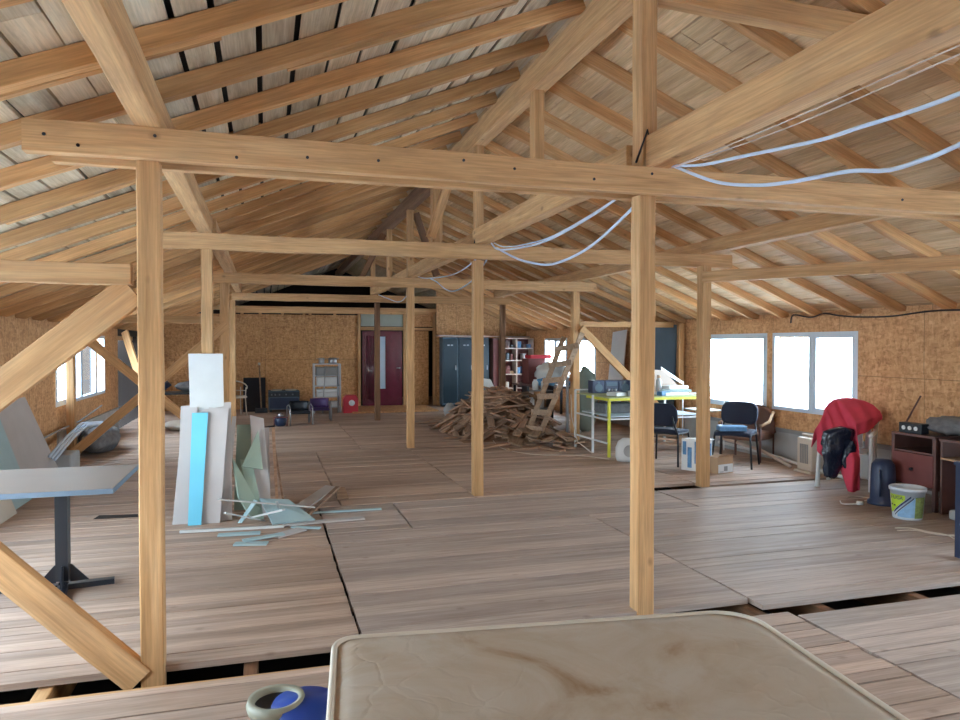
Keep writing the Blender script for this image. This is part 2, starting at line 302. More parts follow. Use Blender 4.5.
def timber(name, p0, p1, w, h, label, cat, mat='timber', group=None, roll=0.0, rough=0.0012, cuts=8, kind='thing'):
    """one sawn timber, its length along its own X axis; w across, h high"""
    m, L = frame(p0, p1, roll); b = bmesh.new(); rnd = random.Random(hash((round(L, 3), round(p0[0], 2), round(p0[1], 2))))
    rings = []
    c = min(w, h) * 0.05
    prof = [(-w / 2 + c, -h / 2), (w / 2 - c, -h / 2), (w / 2, -h / 2 + c), (w / 2, h / 2 - c), (w / 2 - c, h / 2), (-w / 2 + c, h / 2), (-w / 2, h / 2 - c), (-w / 2, -h / 2 + c)]
    for i in range(cuts + 1):
        dy, dz = (rnd.uniform(-rough, rough) * 2, rnd.uniform(-rough, rough) * 2) if 0 < i < cuts else (0, 0)
        rings.append([b.verts.new((L * i / cuts, y + dy + rnd.uniform(-rough, rough), z + dz + rnd.uniform(-rough, rough))) for y, z in prof])
    for i in range(cuts):
        for k in range(8): b.faces.new([rings[i][k], rings[i][(k + 1) % 8], rings[i + 1][(k + 1) % 8], rings[i + 1][k]])
    b.faces.new(rings[0][::-1]); b.faces.new(rings[-1])
    bmesh.ops.recalc_face_normals(b, faces=b.faces)
    me = bpy.data.meshes.new(name); b.to_mesh(me); b.free(); me.materials.append(M[mat] if isinstance(mat, str) else mat)
    o = bpy.data.objects.new(name, me); COL.objects.link(o); o.matrix_world = m
    return tag(o, label, cat, group, kind)
def roof_z(x): return 3.90 - 0.41 * abs(x - RX)     # underside of the rafters

# ------------------------------------------------------------------ setting: ground, floor, walls, roof
b = MB(); b.box(-60, 60, -60, 70, -3.2, -3.0); struct(b.build('ground', M['ground']))
b = MB(); b.box(XL - 0.1, XR + 0.1, YF, 23, -0.55, -0.40); struct(b.build('floor_slab', M['shade_black']))
b = MB()
def boards(x0, x1, y0, y1, wd, jag=0.008, gap=0.005, mi=0):
    b.mi = mi
    y = y0
    while y < y1 - 0.04:
        ww = wd * random.uniform(0.72, 1.25); ye = min(y + ww, y1)
        if y1 - ye < 0.05: ye = y1
        g = random.choice([gap, gap * 1.6, gap * 0.6, gap * 2.4])
        z = random.uniform(-0.003, 0.003)
        a0, a1 = x0 + random.uniform(0, jag), x1 - random.uniform(0, jag)
        sk = random.uniform(-0.002, 0.002)
        b.hexa([(a0, y + sk, -0.032), (a1, y, -0.032), (a1, ye - g, -0.032), (a0, ye - g + sk, -0.032), (a0, y + sk, z), (a1, y, z + random.uniform(-0.002, 0.002)), (a1, ye - g, z), (a0, ye - g + sk, z)])
        y = ye
# bay in front of the gap
boards(XL, 0.42, YF, 3.63, 0.15); boards(0.43, 2.48, YF, 3.60, 0.16); boards(2.50, 3.0, YF, 3.60, 0.11); boards(3.01, XR, YF, 3.53, 0.19, mi=1)
# first bay
boards(XL, 0.493, 3.86, 7.20, 0.135, 0.016); boards(0.50, 1.22, 6.2, 7.22, 0.19, mi=1); boards(0.50, 2.91, 3.84, 6.2, 0.21, mi=1)
boards(1.23, 4.1, 6.2, 7.22, 0.20, mi=1); boards(2.92, XR, 3.72, 6.2, 0.19, mi=1); boards(4.12, XR, 6.2, 7.02, 0.18, mi=1)
# second and third bays and the far end
boards(XL, 0.713, 7.22, 10.98, 0.15); boards(0.72, 2.112, 7.25, 10.98, 0.17); boards(2.12, 4.763, 7.28, 10.98, 0.17); boards(4.77, XR, 7.10, 10.98, 0.17)
boards(XL, 1.413, 11.02, 15.1, 0.16); boards(1.42, XR, 11.02, 15.1, 0.17)
boards(XL, 2.913, 15.12, 22, 0.17); boards(2.92, XR, 15.12, 22, 0.17)
struct(b.build('floor', [M['floor'], M['floorgrey']], loc=(0, 0, 0)))
for x in (-2.0, -1.02, -0.08, 0.9, 1.9, 2.9, 3.35, 4.1, 5.0, 5.9):
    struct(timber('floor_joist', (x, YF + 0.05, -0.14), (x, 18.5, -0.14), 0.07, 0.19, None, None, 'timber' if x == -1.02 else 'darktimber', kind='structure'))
# header plank laid in the gap
struct(timber('floor_trim', (XL, 3.655, -0.06), (2.4, 3.62, -0.06), 0.05, 0.10, None, None, kind='structure'))

def wall_with_openings(name, mat, lo, hi, zt, wins, fixed, axis, zb=-0.7):
    """axis 1: wall along Y at x in fixed; axis 0: wall along X at y in fixed"""
    b = MB()
    def bx(a, c, z0, z1):
        if c - a < 1e-4 or z1 - z0 < 1e-4: return
        if axis == 1: b.box(fixed[0], fixed[1], a, c, z0, z1)
        else: b.box(a, c, fixed[0], fixed[1], z0, z1)
    cur = lo
    for a, c, z0, z1 in sorted(wins):
        bx(cur, a, zb, zt); bx(a, c, zb, z0); bx(a, c, z1, zt); cur = c
    bx(cur, hi, zb, zt)
    return struct(b.build(name, mat, loc=(0, 0, 0)))
ZR, ZL = roof_z(XR), roof_z(XL)
wall_with_openings('wall_right', M['osb'], YF, 23, ZR - 0.0, RIGHT_WIN, (XR, XR + 0.15), 1)
wall_with_openings('wall_left', M['osb'], YF, 15.15, ZL - 0.0, LEFT_WIN, (XL - 0.15, XL), 1)
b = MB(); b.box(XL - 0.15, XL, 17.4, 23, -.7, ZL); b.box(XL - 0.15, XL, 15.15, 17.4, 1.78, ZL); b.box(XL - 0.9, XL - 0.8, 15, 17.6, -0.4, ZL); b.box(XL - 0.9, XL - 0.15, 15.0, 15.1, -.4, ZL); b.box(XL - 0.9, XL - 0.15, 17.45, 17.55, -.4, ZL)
struct(b.build('wall_left_recess', M['shade_black'], loc=(0, 0, 0)))  # recess coloured near-black in place of its shade
for nm, x0, x1 in (('eave_right', XR + 0.10, XR + 0.2), ('eave_left', XL - 0.2, XL - 0.10)):      # boards added to shut daylight leaks at the eaves between the rafters
    b = MB(); b.box(x0, x1, YF, 23, 1.70, roof_z(x1 if x1 > 0 else x0) + 0.30); o = struct(b.build('trim_' + nm, M['osb'], loc=(0, 0, 0)))
wall_with_openings('wall_front', M['osb'], XL - 0.3, XR + 0.3, 2.6, FRONT_WIN, (YF - 0.15, YF), 0)
b = MB(); m_ = Matrix(((1, 0, 0, 0), (0, 0, 1, 0), (0, 1, 0, 0), (0, 0, 0, 1)))
b.prism([(XL - 0.6, 2.6), (XR + 0.6, 2.6), (XR + 0.6, 1.9), (RX, 4.3), (XL - 0.6, 1.9)][0:2] + [(RX, 4.35)], YF - 0.15, YF, m_); struct(b.build('wall_front_gable', M['osb'], loc=(0, 0, 0)))
b = MB(); b.box(XL - 0.3, XR + 0.3, 23.0, 23.1, -0.3, 4.4); struct(b.build('wall_back_end', M['shade_black'], loc=(0, 0, 0)))  # end wall coloured near-black for the gloom of the far attic
# the far partition: board on studs, with the door and the alcove
b = MB()
b.box(XL, 2.36, YB, YB + 0.03, 0, 2.37); b.box(3.78, 4.17, YB, YB + 0.03, 0, 1.97)
b.box(3.62, 4.3, YB + 0.02, YB + 0.05, 2.08, 2.55)
b.prism([(4.33, 2.0), (XR, 2.0), (XR, roof_z(XR) + 0.1), (4.33, roof_z(4.33) + 0.14)], 18.55, 18.58, m_)
b.box(4.33, XR, 18.55, 18.58, 0.0, 2.0)
struct(b.build('wall_back', M['osbx'], loc=(0, 0, 0)))
b = MB(); b.box(XL, 3.5, YB + 0.35, YB + 0.4, 0, 2.48); b.box(4.17, 4.4, YB + 1.0, YB + 1.05, 0, 2.5); struct(b.build('wall_back_inner', M['shade_black'], loc=(0, 0, 0)))
for i, (x0, z0, x1, z1) in enumerate([(XL, 2.52, XR, 2.52)]):
    struct(timber('trim_back_plate', (x0, YB - 0.02, z0), (x1, YB - 0.02, z1), 0.07, 0.10, None, None, kind='structure'))
for x in (-0.55, -0.12, 0.42, 0.95, 1.1, 1.72, 2.33, 3.52, 3.66, 4.32):
    struct(timber('trim_stud', (x, YB - 0.02 if x > 2.3 else YB + 0.07, 0.0), (x, YB - 0.02 if x > 2.3 else YB + 0.07, 2.47), 0.07, 0.07, None, None, kind='structure', cuts=2))
struct(timber('trim_header', (3.69, YB - 0.02, 2.02), (4.3, YB - 0.02, 2.02), 0.07, 0.07, None, None, kind='structure', cuts=2))
struct(timber('trim_door_head', (2.37, YB - 0.02, 2.03), (3.49, YB - 0.02, 2.03), 0.07, 0.09, None, None, kind='structure', cuts=2))
b = MB(); b.box(2.38, 3.48, YB - 0.01, YB + 0.02, 2.09, 2.44); struct(b.build('door_transom', M['transom'], loc=(0, 0, 0)))
# corner facing and top band on the window wall
b = MB(); b.box(XR - 0.012, XR, 5.0, 7.0, 1.28, ZR); struct(b.build('trim_right_band', M['osb'], loc=(0, 0, 0)))

# roof: board sheathing in two slopes, dark felt above
cs = 1 / math.sqrt(1 + 0.41 ** 2)
for side in (-1, 1):
    b = MB(); s_ = 0.0
    while s_ < 5.6:
        ww = random.uniform(0.16, 0.23) if side < 0 else random.uniform(0.14, 0.21)
        gp = random.choice([0.008, 0.014, 0.022, 0.032]) if side < 0 else random.choice([0.008, 0.012, 0.018])
        y = YF + random.uniform(-2.5, 0)
        while y < 23:
            ye = y + random.uniform(2.2, 4.2)
            ya, yb_ = max(y, YF - 0.1), min(ye, 23)
            if yb_ - ya > 0.05:
                dz = random.uniform(0, 0.004)
                def P(s, yy, t): return (RX + side * s * cs, yy, 4.003 + dz - 0.41 * s * cs + t)
                b.hexa([P(s_, ya, 0), P(s_ + ww - gp, ya, 0), P(s_ + ww - gp, yb_ - 0.006, 0), P(s_, yb_ - 0.006, 0), P(s_, ya, .022), P(s_ + ww - gp, ya, .022), P(s_ + ww - gp, yb_ - 0.006, .022), P(s_, yb_ - 0.006, .022)])
            y = ye
        s_ += ww
    struct(b.build('ceiling', M['roofl' if side < 0 else 'roofr'], loc=(0, 0, 0)))
for side in (-1, 1):
    b = MB()
    def P(s, yy, t): return (RX + side * s * cs, yy, 4.043 - 0.41 * s * cs + t)
    b.hexa([P(0, YF - 0.2, 0), P(5.7, YF - 0.2, 0), P(5.7, 23.2, 0), P(0, 23.2, 0), P(0, YF - 0.2, .05), P(5.7, YF - 0.2, .05), P(5.7, 23.2, .05), P(0, 23.2, .05)])
    struct(b.build('ceiling_felt', M['felt'], loc=(0, 0, 0)))

# windows
wn = 0
def window(axis, fixed, a, c, z0, z1, mull, inner=1, dark=False):
    """axis 1: in a wall along Y, inner face at x = fixed; inner = direction to the room"""
    global wn; wn += 1
    e = bpy.data.objects.new('window_%d' % wn, None); COL.objects.link(e); e['kind'] = 'structure'
    e.location = (fixed, (a + c) / 2, z0) if axis == 1 else ((a + c) / 2, fixed, z0)
    L, H = c - a, z1 - z0; fr = 0.05
    def bx(b, u0, u1, v0, v1, w0, w1):     # u along the wall, v up, w depth away from the room
        if axis == 1: b.box(-inner * w0, -inner * w1, u0, u1, v0, v1)
        else: b.box(u0, u1, -inner * w0, -inner * w1, v0, v1)
    b = MB(); bx(b, -L / 2, L / 2, 0, fr, 0.0, 0.07); bx(b, -L / 2, L / 2, H - fr, H, 0.0, 0.07); bx(b, -L / 2, -L / 2 + fr, fr, H - fr, 0.0, 0.07); bx(b, L / 2 - fr, L / 2, fr, H - fr, 0.0, 0.07)
    b.build('window_frame', M['pvc'], e)
    xs = [-L / 2] + [m - (a + c) / 2 for m in mull] + [L / 2]
    for m in xs[1:-1]:
        b = MB(); bx(b, m - 0.045, m + 0.045, fr, H - fr, -0.01, 0.06); b.build('mullion', M['pvc' if not dark else 'pvcdark'], e)
    for i in range(len(xs) - 1):
        b = MB(); bx(b, xs[i] + 0.03, xs[i + 1] - 0.03, 0.03, H - 0.03, 0.035, 0.041); b.build('pane', M['glass'], e)
    b = MB(); bx(b, xs[0] + 0.045, xs[1] - 0.04, 0.045, 0.08, -0.005, 0.05); bx(b, xs[0] + 0.045, xs[1] - 0.04, H - 0.08, H - 0.045, -0.005, 0.05); bx(b, xs[0] + 0.045, xs[0] + 0.085, 0.08, H - 0.08, -0.005, 0.05); bx(b, xs[1] - 0.08, xs[1] - 0.045, 0.08, H - 0.08, -0.005, 0.05)
    b.build('sash', M['pvc'], e)
    return e
for k, (a, c, z0, z1) in enumerate(RIGHT_WIN): window(1, XR, a, c, z0, z1, [(a + c) / 2] if k in (0, 3) else ([(a + c) / 2] if k > 3 else []), -1)
window(1, XL, 10.87, 14.0, 0.76, 1.76, [11.6, 12.28, 13.27], 1, True)
window(1, XL, 1.6, 6.4, 0.5, 1.70, [3.2, 4.8], 1)
for a, c, z0, z1 in FRONT_WIN: window(0, YF, a, c, z0, z1, [a + 1.3], 1)

# door
d = bpy.data.objects.new('door_1', None); COL.objects.link(d); d['kind'] = 'structure'; d.location = (2.41, YB - 0.04, 0.02)
b = MB(); b.box(0, 0.44, 0, 0.045, 0, 1.94); b.box(0.60, 1.04, 0, 0.045, 0, 1.94); b.box(0.44, 0.60, 0, 0.045, 0, 0.44); b.box(0.44, 0.60, 0, 0.045, 1.80, 1.94)
b.box(0.06, 0.09, -0.02, 0, 0.1, 1.85); b.box(0.36, 0.39, -0.02, 0, 0.1, 1.85); b.box(0.66, 0.69, -0.02, 0, 0.1, 1.85); b.box(0.95, 0.98, -0.02, 0, 0.1, 1.85)
b.build('door_panel', M['burgundy'], d)
b = MB(); b.box(0.44, 0.60, 0.01, 0.03, 0.44, 1.80); b.build('door_glass', M['frosted'], d)
b = MB()
for k in range(7): b.tube([(0.10 + k * 0.045 + random.uniform(-.01, .01), -0.012, 0.1 + random.random() * 0.1), (0.10 + k * 0.045, -0.022, 0.9), (0.10 + k * 0.045 + random.uniform(-.01, .01), -0.012, 1.82)], 0.012, 6)
b.build('door_film', M['burgundy'], d, smooth=True)
b = MB(); b.tube([(0.98, -0.02, 0.98), (0.98, -0.07, 0.98), (0.88, -0.07, 0.98)], 0.01); b.build('door_handle', M['chrome'], d, smooth=True)
b = MB(); b.box(XR - 0.03, XR, 5.9, 14.0, 0.0, 0.43); struct(b.build('baseboard_right', M['styro'], loc=(0, 0, 0)))
b = MB(); b.box(XR - 0.042, XR, 5.9, 14.0, 0.40, 0.45); struct(b.build('trim_sill_batten', M['grey'], loc=(0, 0, 0)))
b = MB(); b.box(XL, XL + 0.03, 10.9, 15.0, 0.0, 0.42); struct(b.build('baseboard_left', M['styro'], loc=(0, 0, 0)))

# ------------------------------------------------------------------ timber frame
ROWS = [(3.85, 'front'), (7.2, 'second'), (11.04, 'third'), (15.1, 'fourth')]
POSTX = [(-0.53, 'beside the drywall and table side'), (2.16, 'under the ridge'), (4.85, 'on the window side')]
BZ0, BZ1 = 2.49, 2.64
def post(x, y, lab, z0=0.0, w_=0.125, z1=BZ0, name='post', h_=None): return timber(name, (x, y, z0), (x, y, z1), w_, h_ or w_, lab, 'post', roll=R(0))
post(-0.54, 3.86, 'pine post of the front row standing in the floor gap, diagonal braces nailed to it', z0=-0.235, w_=0.106)
post(2.18, 3.88, 'pine post behind the mattress, carrying the long front tie beam', z0=-0.235, w_=0.108)
post(4.85, 3.85, 'pine post of the front row on the window side', z0=-0.0)
post(-0.52, 7.2, 'slim pine post that the leaning white plasterboard sheets rest on', w_=0.10)
post(2.16, 7.34, 'bare pine post in the middle of the room, first one beyond the mattress post', w_=0.105)
post(4.75, 7.08, 'pine post beside the cardboard box and black chairs', w_=0.115)
post(-0.56, 11.04, 'broad pine post behind the plasterboard stack, foot of the far crossed braces', w_=0.125)
post(2.16, 11.04, 'narrow pine post just beyond the mid-room post, in line with it', w_=0.11)
post(4.97, 11.1, 'pine post with the wooden ladder leaning on it', w_=0.12)
post(-0.63, 15.1, 'pine post farthest along the plasterboard side, near the rattan chair', w_=0.13)
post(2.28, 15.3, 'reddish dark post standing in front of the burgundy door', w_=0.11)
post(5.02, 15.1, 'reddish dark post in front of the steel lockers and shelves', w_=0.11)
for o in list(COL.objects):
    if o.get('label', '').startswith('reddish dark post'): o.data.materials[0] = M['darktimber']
tie = [(3.80, -1.06, 5.4, 'long front tie beam spanning the whole picture above the mattress'), (7.2, -0.90, 5.18, 'second tie beam, resting on the mid-room post'),
       (11.04, -0.72, 5.32, 'third tie beam, over the ladder post'), (15.1, -0.62, 5.2, 'fourth tie beam, over the dark reddish posts')]
for y, x0, x1, lab in tie: timber('tie_beam', (x0, y, (BZ0 + BZ1) / 2), (x1, y, (BZ0 + BZ1) / 2), 0.07, BZ1 - BZ0, lab, 'beam', cuts=16, rough=0.002)
timber('tie_beam', (-0.98, 3.955, 2.543), (5.4, 3.955, 2.543), 0.06, 0.12, 'lower second plank nailed behind the long front tie beam', 'beam', cuts=16)
timber('tie_beam', (-0.62, 15.35, 2.30), (3.4, 15.35, 2.30), 0.06, 0.09, 'thin dark tie beam hung just below the fourth tie beam', 'beam', cuts=10)
# purlins on the tie beams and the ridge
def purlin(x, y0, y1, lab, w_=0.12, zt=0.155, z0=BZ1): return timber('purlin', (x, y0, z0 + zt / 2), (x, y1, z0 + zt / 2), w_, zt, lab, 'beam', cuts=14, rough=0.002)
purlin(-0.53, -2.9, 7.25, 'purlin running over the square table side, resting on the front tie beam'); purlin(-0.50, 7.27, 15.2, 'far purlin over the plasterboard side, beyond the second tie beam')
purlin(2.22, -2.9, 3.80, 'thick purlin above the mattress with two white conduits hanging under it', 0.14, 0.19); purlin(2.16, 3.94, 7.32, 'purlin between the front and second tie beams, on the ridge line', 0.12, 0.17)
purlin(2.18, 7.4, 11.0, 'purlin between the second and third tie beams, on the ridge line', 0.12, 0.16); purlin(2.18, 11.1, 15.1, 'purlin between the third and fourth tie beams, on the ridge line', 0.12, 0.16)
purlin(4.85, -2.9, 7.2, 'purlin above the black chairs, from the front to the second tie beam'); purlin(4.88, 7.22, 15.1, 'purlin above the ladder, beyond the second tie beam')
timber('ridge_beam', (RX, -2.9, 3.785), (RX, 9.2, 3.785), 0.15, 0.20, 'big ridge beam overhead, running from above the mattress to mid-roof', 'beam', cuts=18, rough=0.003)
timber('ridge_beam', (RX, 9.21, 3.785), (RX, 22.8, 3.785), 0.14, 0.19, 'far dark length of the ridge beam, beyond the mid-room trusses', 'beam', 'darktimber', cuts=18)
KP = [(3.87, BZ1 + 0.001, 'tall king post rising from the front tie beam to the ridge', 0.125), (5.6, BZ1 + 0.172, 'king post standing on the purlin between the front and second tie beams', 0.11), (7.3, BZ1 + 0.01, 'king post above the mid-room post', 0.11),
      (9.25, BZ1 + 0.162, 'wide king post behind the pale slanting strut', 0.16), (11.04, BZ1 + 0.01, 'king post above the third tie beam', 0.12), (13.0, BZ1 + 0.162, 'king post of the dark far roof, beyond the third tie beam', 0.12), (15.1, BZ1 + 0.01, 'farthest king post, above the fourth tie beam', 0.12)]
for y, z0, lab, w_ in KP: timber('king_post', (RX + (0.02 if y < 5 else 0), y, z0), (RX + (0.02 if y < 5 else 0), y, 3.685), w_ * 0.8, w_, lab, 'post', cuts=4)
timber('strut', (1.78, 7.9, 2.80), (2.06, 7.9, 3.66), 0.10, 0.10, 'pale slanting strut rising to the ridge behind the second tie beam', 'brace')
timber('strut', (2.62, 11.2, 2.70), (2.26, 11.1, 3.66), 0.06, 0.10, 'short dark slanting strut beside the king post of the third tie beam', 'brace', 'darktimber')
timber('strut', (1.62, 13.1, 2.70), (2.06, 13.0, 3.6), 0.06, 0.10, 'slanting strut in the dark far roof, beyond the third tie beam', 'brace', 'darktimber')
timber('collar_brace', (2.27, 3.84, 3.70), (3.66, 3.06, 3.215), 0.12, 0.13, 'board nailed under the rafters above the thick purlin, near the tall king post', 'brace')
timber('strut', (4.70, 7.0, 2.36), (5.88, 4.0, 2.28), 0.08, 0.12, 'horizontal strut from the cardboard box post towards the window wall', 'brace')
# braces of the front row, on the table side
timber('strut', (XL + 0.005, 3.88, 1.945), (-0.625, 3.88, 1.945), 0.08, 0.10, 'horizontal strut from the wall to the front row brace post', 'brace')
timber('brace', (-2.5, 3.905, 0.30), (-0.625, 3.905, 1.87), 0.06, 0.155, 'wide brace rising towards the front row brace post, below the horizontal strut', 'brace')
timber('brace', (-2.3, 3.83, 1.72), (-0.60, 3.83, -0.04), 0.07, 0.14, 'brace running down to the foot of the front row brace post', 'brace')
# wall post and braces of the third row
timber('wall_post', (-2.58, 11.15, 0), (-2.58, 11.15, ZL - 0.01), 0.10, 0.12, 'brown post standing in front of the blue-lit row of windows', 'post')
timber('strut', (-2.52, 11.04, 1.96), (-0.52, 11.04, 1.96), 0.08, 0.10, 'far horizontal strut behind the plasterboard stack', 'brace')
timber('brace', (-2.55, 11.0, 0.10), (-0.53, 11.0, 1.90), 0.06, 0.12, 'far brace rising towards the broad post behind the plasterboard', 'brace')
timber('brace', (-2.52, 11.08, 1.82), (-0.53, 11.08, 0.05), 0.06, 0.12, 'far brace falling from the window to the foot of the broad post', 'brace')
timber('strut', (5.04, 11.08, 1.95), (XR - 0.05, 11.08, 1.95), 0.08, 0.09, 'horizontal strut from the ladder post to the window wall', 'brace')
timber('brace', (5.03, 11.0, 1.88), (6.6, 11.0, 0.42), 0.07, 0.12, 'diagonal brace falling from the ladder post behind the stereo', 'brace')
timber('plank', (-2.45, 14.4, 1.85), (-1.85, 13.9, 0.02), 0.03, 0.16, 'pale plank leaning beside the dark opening in the far wall corner', 'plank')
timber('frame_post', (XR - 0.09, 10.75, 0), (XR - 0.09, 10.75, ZR - 0.02), 0.10, 0.08, 'pale upright against the wall beside the slate blue board', 'post')

ORD = ['first', 'second', 'third', 'fourth', 'fifth', 'sixth', 'seventh', 'eighth', 'ninth', 'tenth', 'eleventh', 'twelfth', 'thirteenth', 'fourteenth', 'fifteenth', 'sixteenth', 'seventeenth', 'eighteenth', 'nineteenth', 'twentieth',
       'twenty-first', 'twenty-second', 'twenty-third', 'twenty-fourth', 'twenty-fifth', 'twenty-sixth', 'twenty-seventh', 'twenty-eighth', 'twenty-ninth', 'thirtieth']
for side, nm in ((-1, 'slope over the table'), (1, 'slope over the bright windows')):
    for k in range(-7, 23):
        y = 4.57 + 0.635 * k
        if y > 18.9: continue
        if y < 3.8: pos = ORD[int((3.8 - y) / 0.635)] + ' rafter on the near side of the front tie beam'
        else: pos = ORD[int((y - 3.8) / 0.635)] + ' rafter beyond the front tie beam'
        xe = XR + 0.09 if side > 0 else XL - 0.09
        dz = 0.0515 * 1.08
        x0 = RX + side * 0.076
        off = random.uniform(-0.02, 0.02)
        hh = 0.096
        timber('rafter', (x0, y + off, roof_z(x0) + dz - 0.004), (xe, y + off + random.uniform(-0.02, 0.02), roof_z(xe) + dz - 0.004), 0.07, hh,
               '%s, %s' % (pos, nm), 'rafter', 'rafter', 'rafters of the %s' % nm, cuts=10, rough=0.003)
# spliced doubling pieces on a few rafters of the table side
for x0, x1, k, lab in ((-2.1, -0.2, -2, 'nearest'), (0.1, 1.4, -1, 'middle'), (-1.6, 0.0, 1, 'farthest')):
    y = 4.57 + 0.635 * k + 0.075
    timber('splice_board', (x0, y, roof_z(x0) + 0.07), (x1, y, roof_z(x1) + 0.07), 0.04, 0.13, '%s short board nailed beside a rafter on the slope over the table' % lab, 'board', 'rafter')

# ------------------------------------------------------------------ helpers for the loose things
def slab(name, q, t, mat, label=None, cat=None, group=None, parent=None, bevel=0.0):
    """a sheet: four corners in order, thickness t away from its face"""
    q = [Vector(p) for p in q]; n = (q[1] - q[0]).cross(q[3] - q[0]).normalized() * t
    b = MB(); b.hexa(q + [p + n for p in q]); return tag(b.build(name, mat, parent, bevel=bevel), label, cat, group)
def blob(name, c, rx, ry, rz, mat, label=None, cat=None, parent=None, seed=1, amp=0.18, group=None, n=20, m=12, flat=True, freq=3.0):
    """a crumpled soft lump resting at z = c.z"""
    from mathutils import noise
    b = MB()
    def f(u, v):
        a = u * 2 * math.pi; p = v * math.pi
        d = Vector((math.sin(p) * math.cos(a), math.sin(p) * math.sin(a), -math.cos(p)))
        k = 1 + amp * noise.noise(d * freq + Vector((seed * 7.3, seed, 0))) + amp * 0.5 * noise.noise(d * freq * 2.7 + Vector((seed, 3, seed * 2.1)))
        q = Vector((d.x * rx * k, d.y * ry * k, d.z * rz * k + rz))
        if flat: q.z = max(q.z, 0.0)
        return q
    b.grid(f, n, m); bmesh.ops.remove_doubles(b.bm, verts=b.bm.verts, dist=0.0006)
    o = b.build(name, mat, parent, loc=c, smooth=True); return tag(o, label, cat, group)

# ------------------------------------------------------------------ mattress on its bed base
MR = R(-6.67); MC = (0.842, 1.375, 0)
bb = thing('bed_base', 'low wooden bed base hidden under the stained mattress', 'bed', MC, MR)
b = MB(); b.box(-0.70, 0.70, -0.93, 0.93, 0.28, 0.375); b.build('base_frame', M['timber'], bb, bevel=0.006)
for x in (-0.62, 0.62):
    for y in (-0.85, 0.85): b = MB(); b.box(x - .04, x + .04, y - .04, y + .04, 0.0, 0.28); b.build('leg', M['timber'], bb)
def rrect(w, l, r, rb, n=8):
    pts = []
    for (cx, cy, rr, a0) in ((w - rb, l - rb, rb, 0), (-w + r, l - r, r, 90), (-w + r, -l + r, r, 180), (w - r, -l + r, r, 270)):
        for i in range(n + 1): a = R(a0 + 90 * i / n); pts.append((cx + rr * math.cos(a), cy + rr * math.sin(a)))
    return pts
mt = MB(); from mathutils import noise as NZ
hw, hl, z0m, z1m = 0.742, 0.975, 0.378, 0.622
outer = rrect(hw, hl, 0.07, 0.14)
rings = [(0.97, z0m), (1.0, z0m + .02), (1.008, 0.50), (1.0, z1m - .022), (0.985, z1m - 0.005)]
vr = []
for s_, z in rings: vr.append([mt.bm.verts.new((x * s_, y * (1 - (1 - s_) * hw / hl), z)) for x, y in outer])
nO = len(outer)
K = 14
for k in range(1, K):
    s_ = 0.985 * (1 - k / K)
    vr.append([mt.bm.verts.new((x * s_, y * s_, z1m + 0.012 * (1 - s_ ** 4) * 0.6 + 0.006 * NZ.noise(Vector((x * s_ * 6, y * s_ * 6, 0))) + 0.004 * NZ.noise(Vector((x * s_ * 17, y * s_ * 17, 4))))) for x, y in outer])
for i in range(len(vr) - 1):
    for k in range(nO): mt._face([vr[i][k], vr[i][(k + 1) % nO], vr[i + 1][(k + 1) % nO], vr[i + 1][k]])
mt._face(vr[0][::-1]); mt._face(vr[-1])
mo = thing('mattress', 'stained beige quilted mattress with pale piped edge lying in front', 'mattress', MC, MR)
mt.build('mattress_body', M['mattress'], mo, smooth=True)
for z in (z1m - 0.008, z0m + 0.012):
    b = MB(); b.tube([(x * 1.0, y * 1.0, z) for x, y in outer] + [(outer[0][0], outer[0][1], z)], 0.011, 6, caps=False); b.build('piping', M['cream'], mo, smooth=True)

# blue and beige tool by the mattress
t = thing('wet_vacuum', 'small blue tub with beige rim and black opening, beside the mattress corner', 'vacuum', (0.14, 2.90, 0), R(-14)); t.scale = (1.1, 1.1, 1.15)
b = MB(); b.lathe([(0.10, 0.0), (0.125, 0.01), (0.13, 0.13), (0.11, 0.17), (0.0, 0.18)], 28); b.build('tub', M['blue'], t, smooth=True)
b = MB(); b.lathe([(0.08, 0.0), (0.085, 0.135), (0.06, 0.14), (0.06, 0.0)], 28, (-0.10, 0.0, 0.0)); b.build('collar', M['slate'], t, smooth=True)
b = MB(); b.lathe([(0.082, 0.135), (0.098, 0.14), (0.105, 0.165), (0.098, 0.185), (0.078, 0.18), (0.07, 0.14)], 28, (-0.10, 0.0, 0.0)); b.build('beige_rim', M['olive'], t, smooth=True)
b = MB(); b.lathe([(0.076, 0.165), (0.0, 0.15)], 24, (-0.10, 0, 0), close=False); b.build('mouth', M['black'], t, smooth=True)

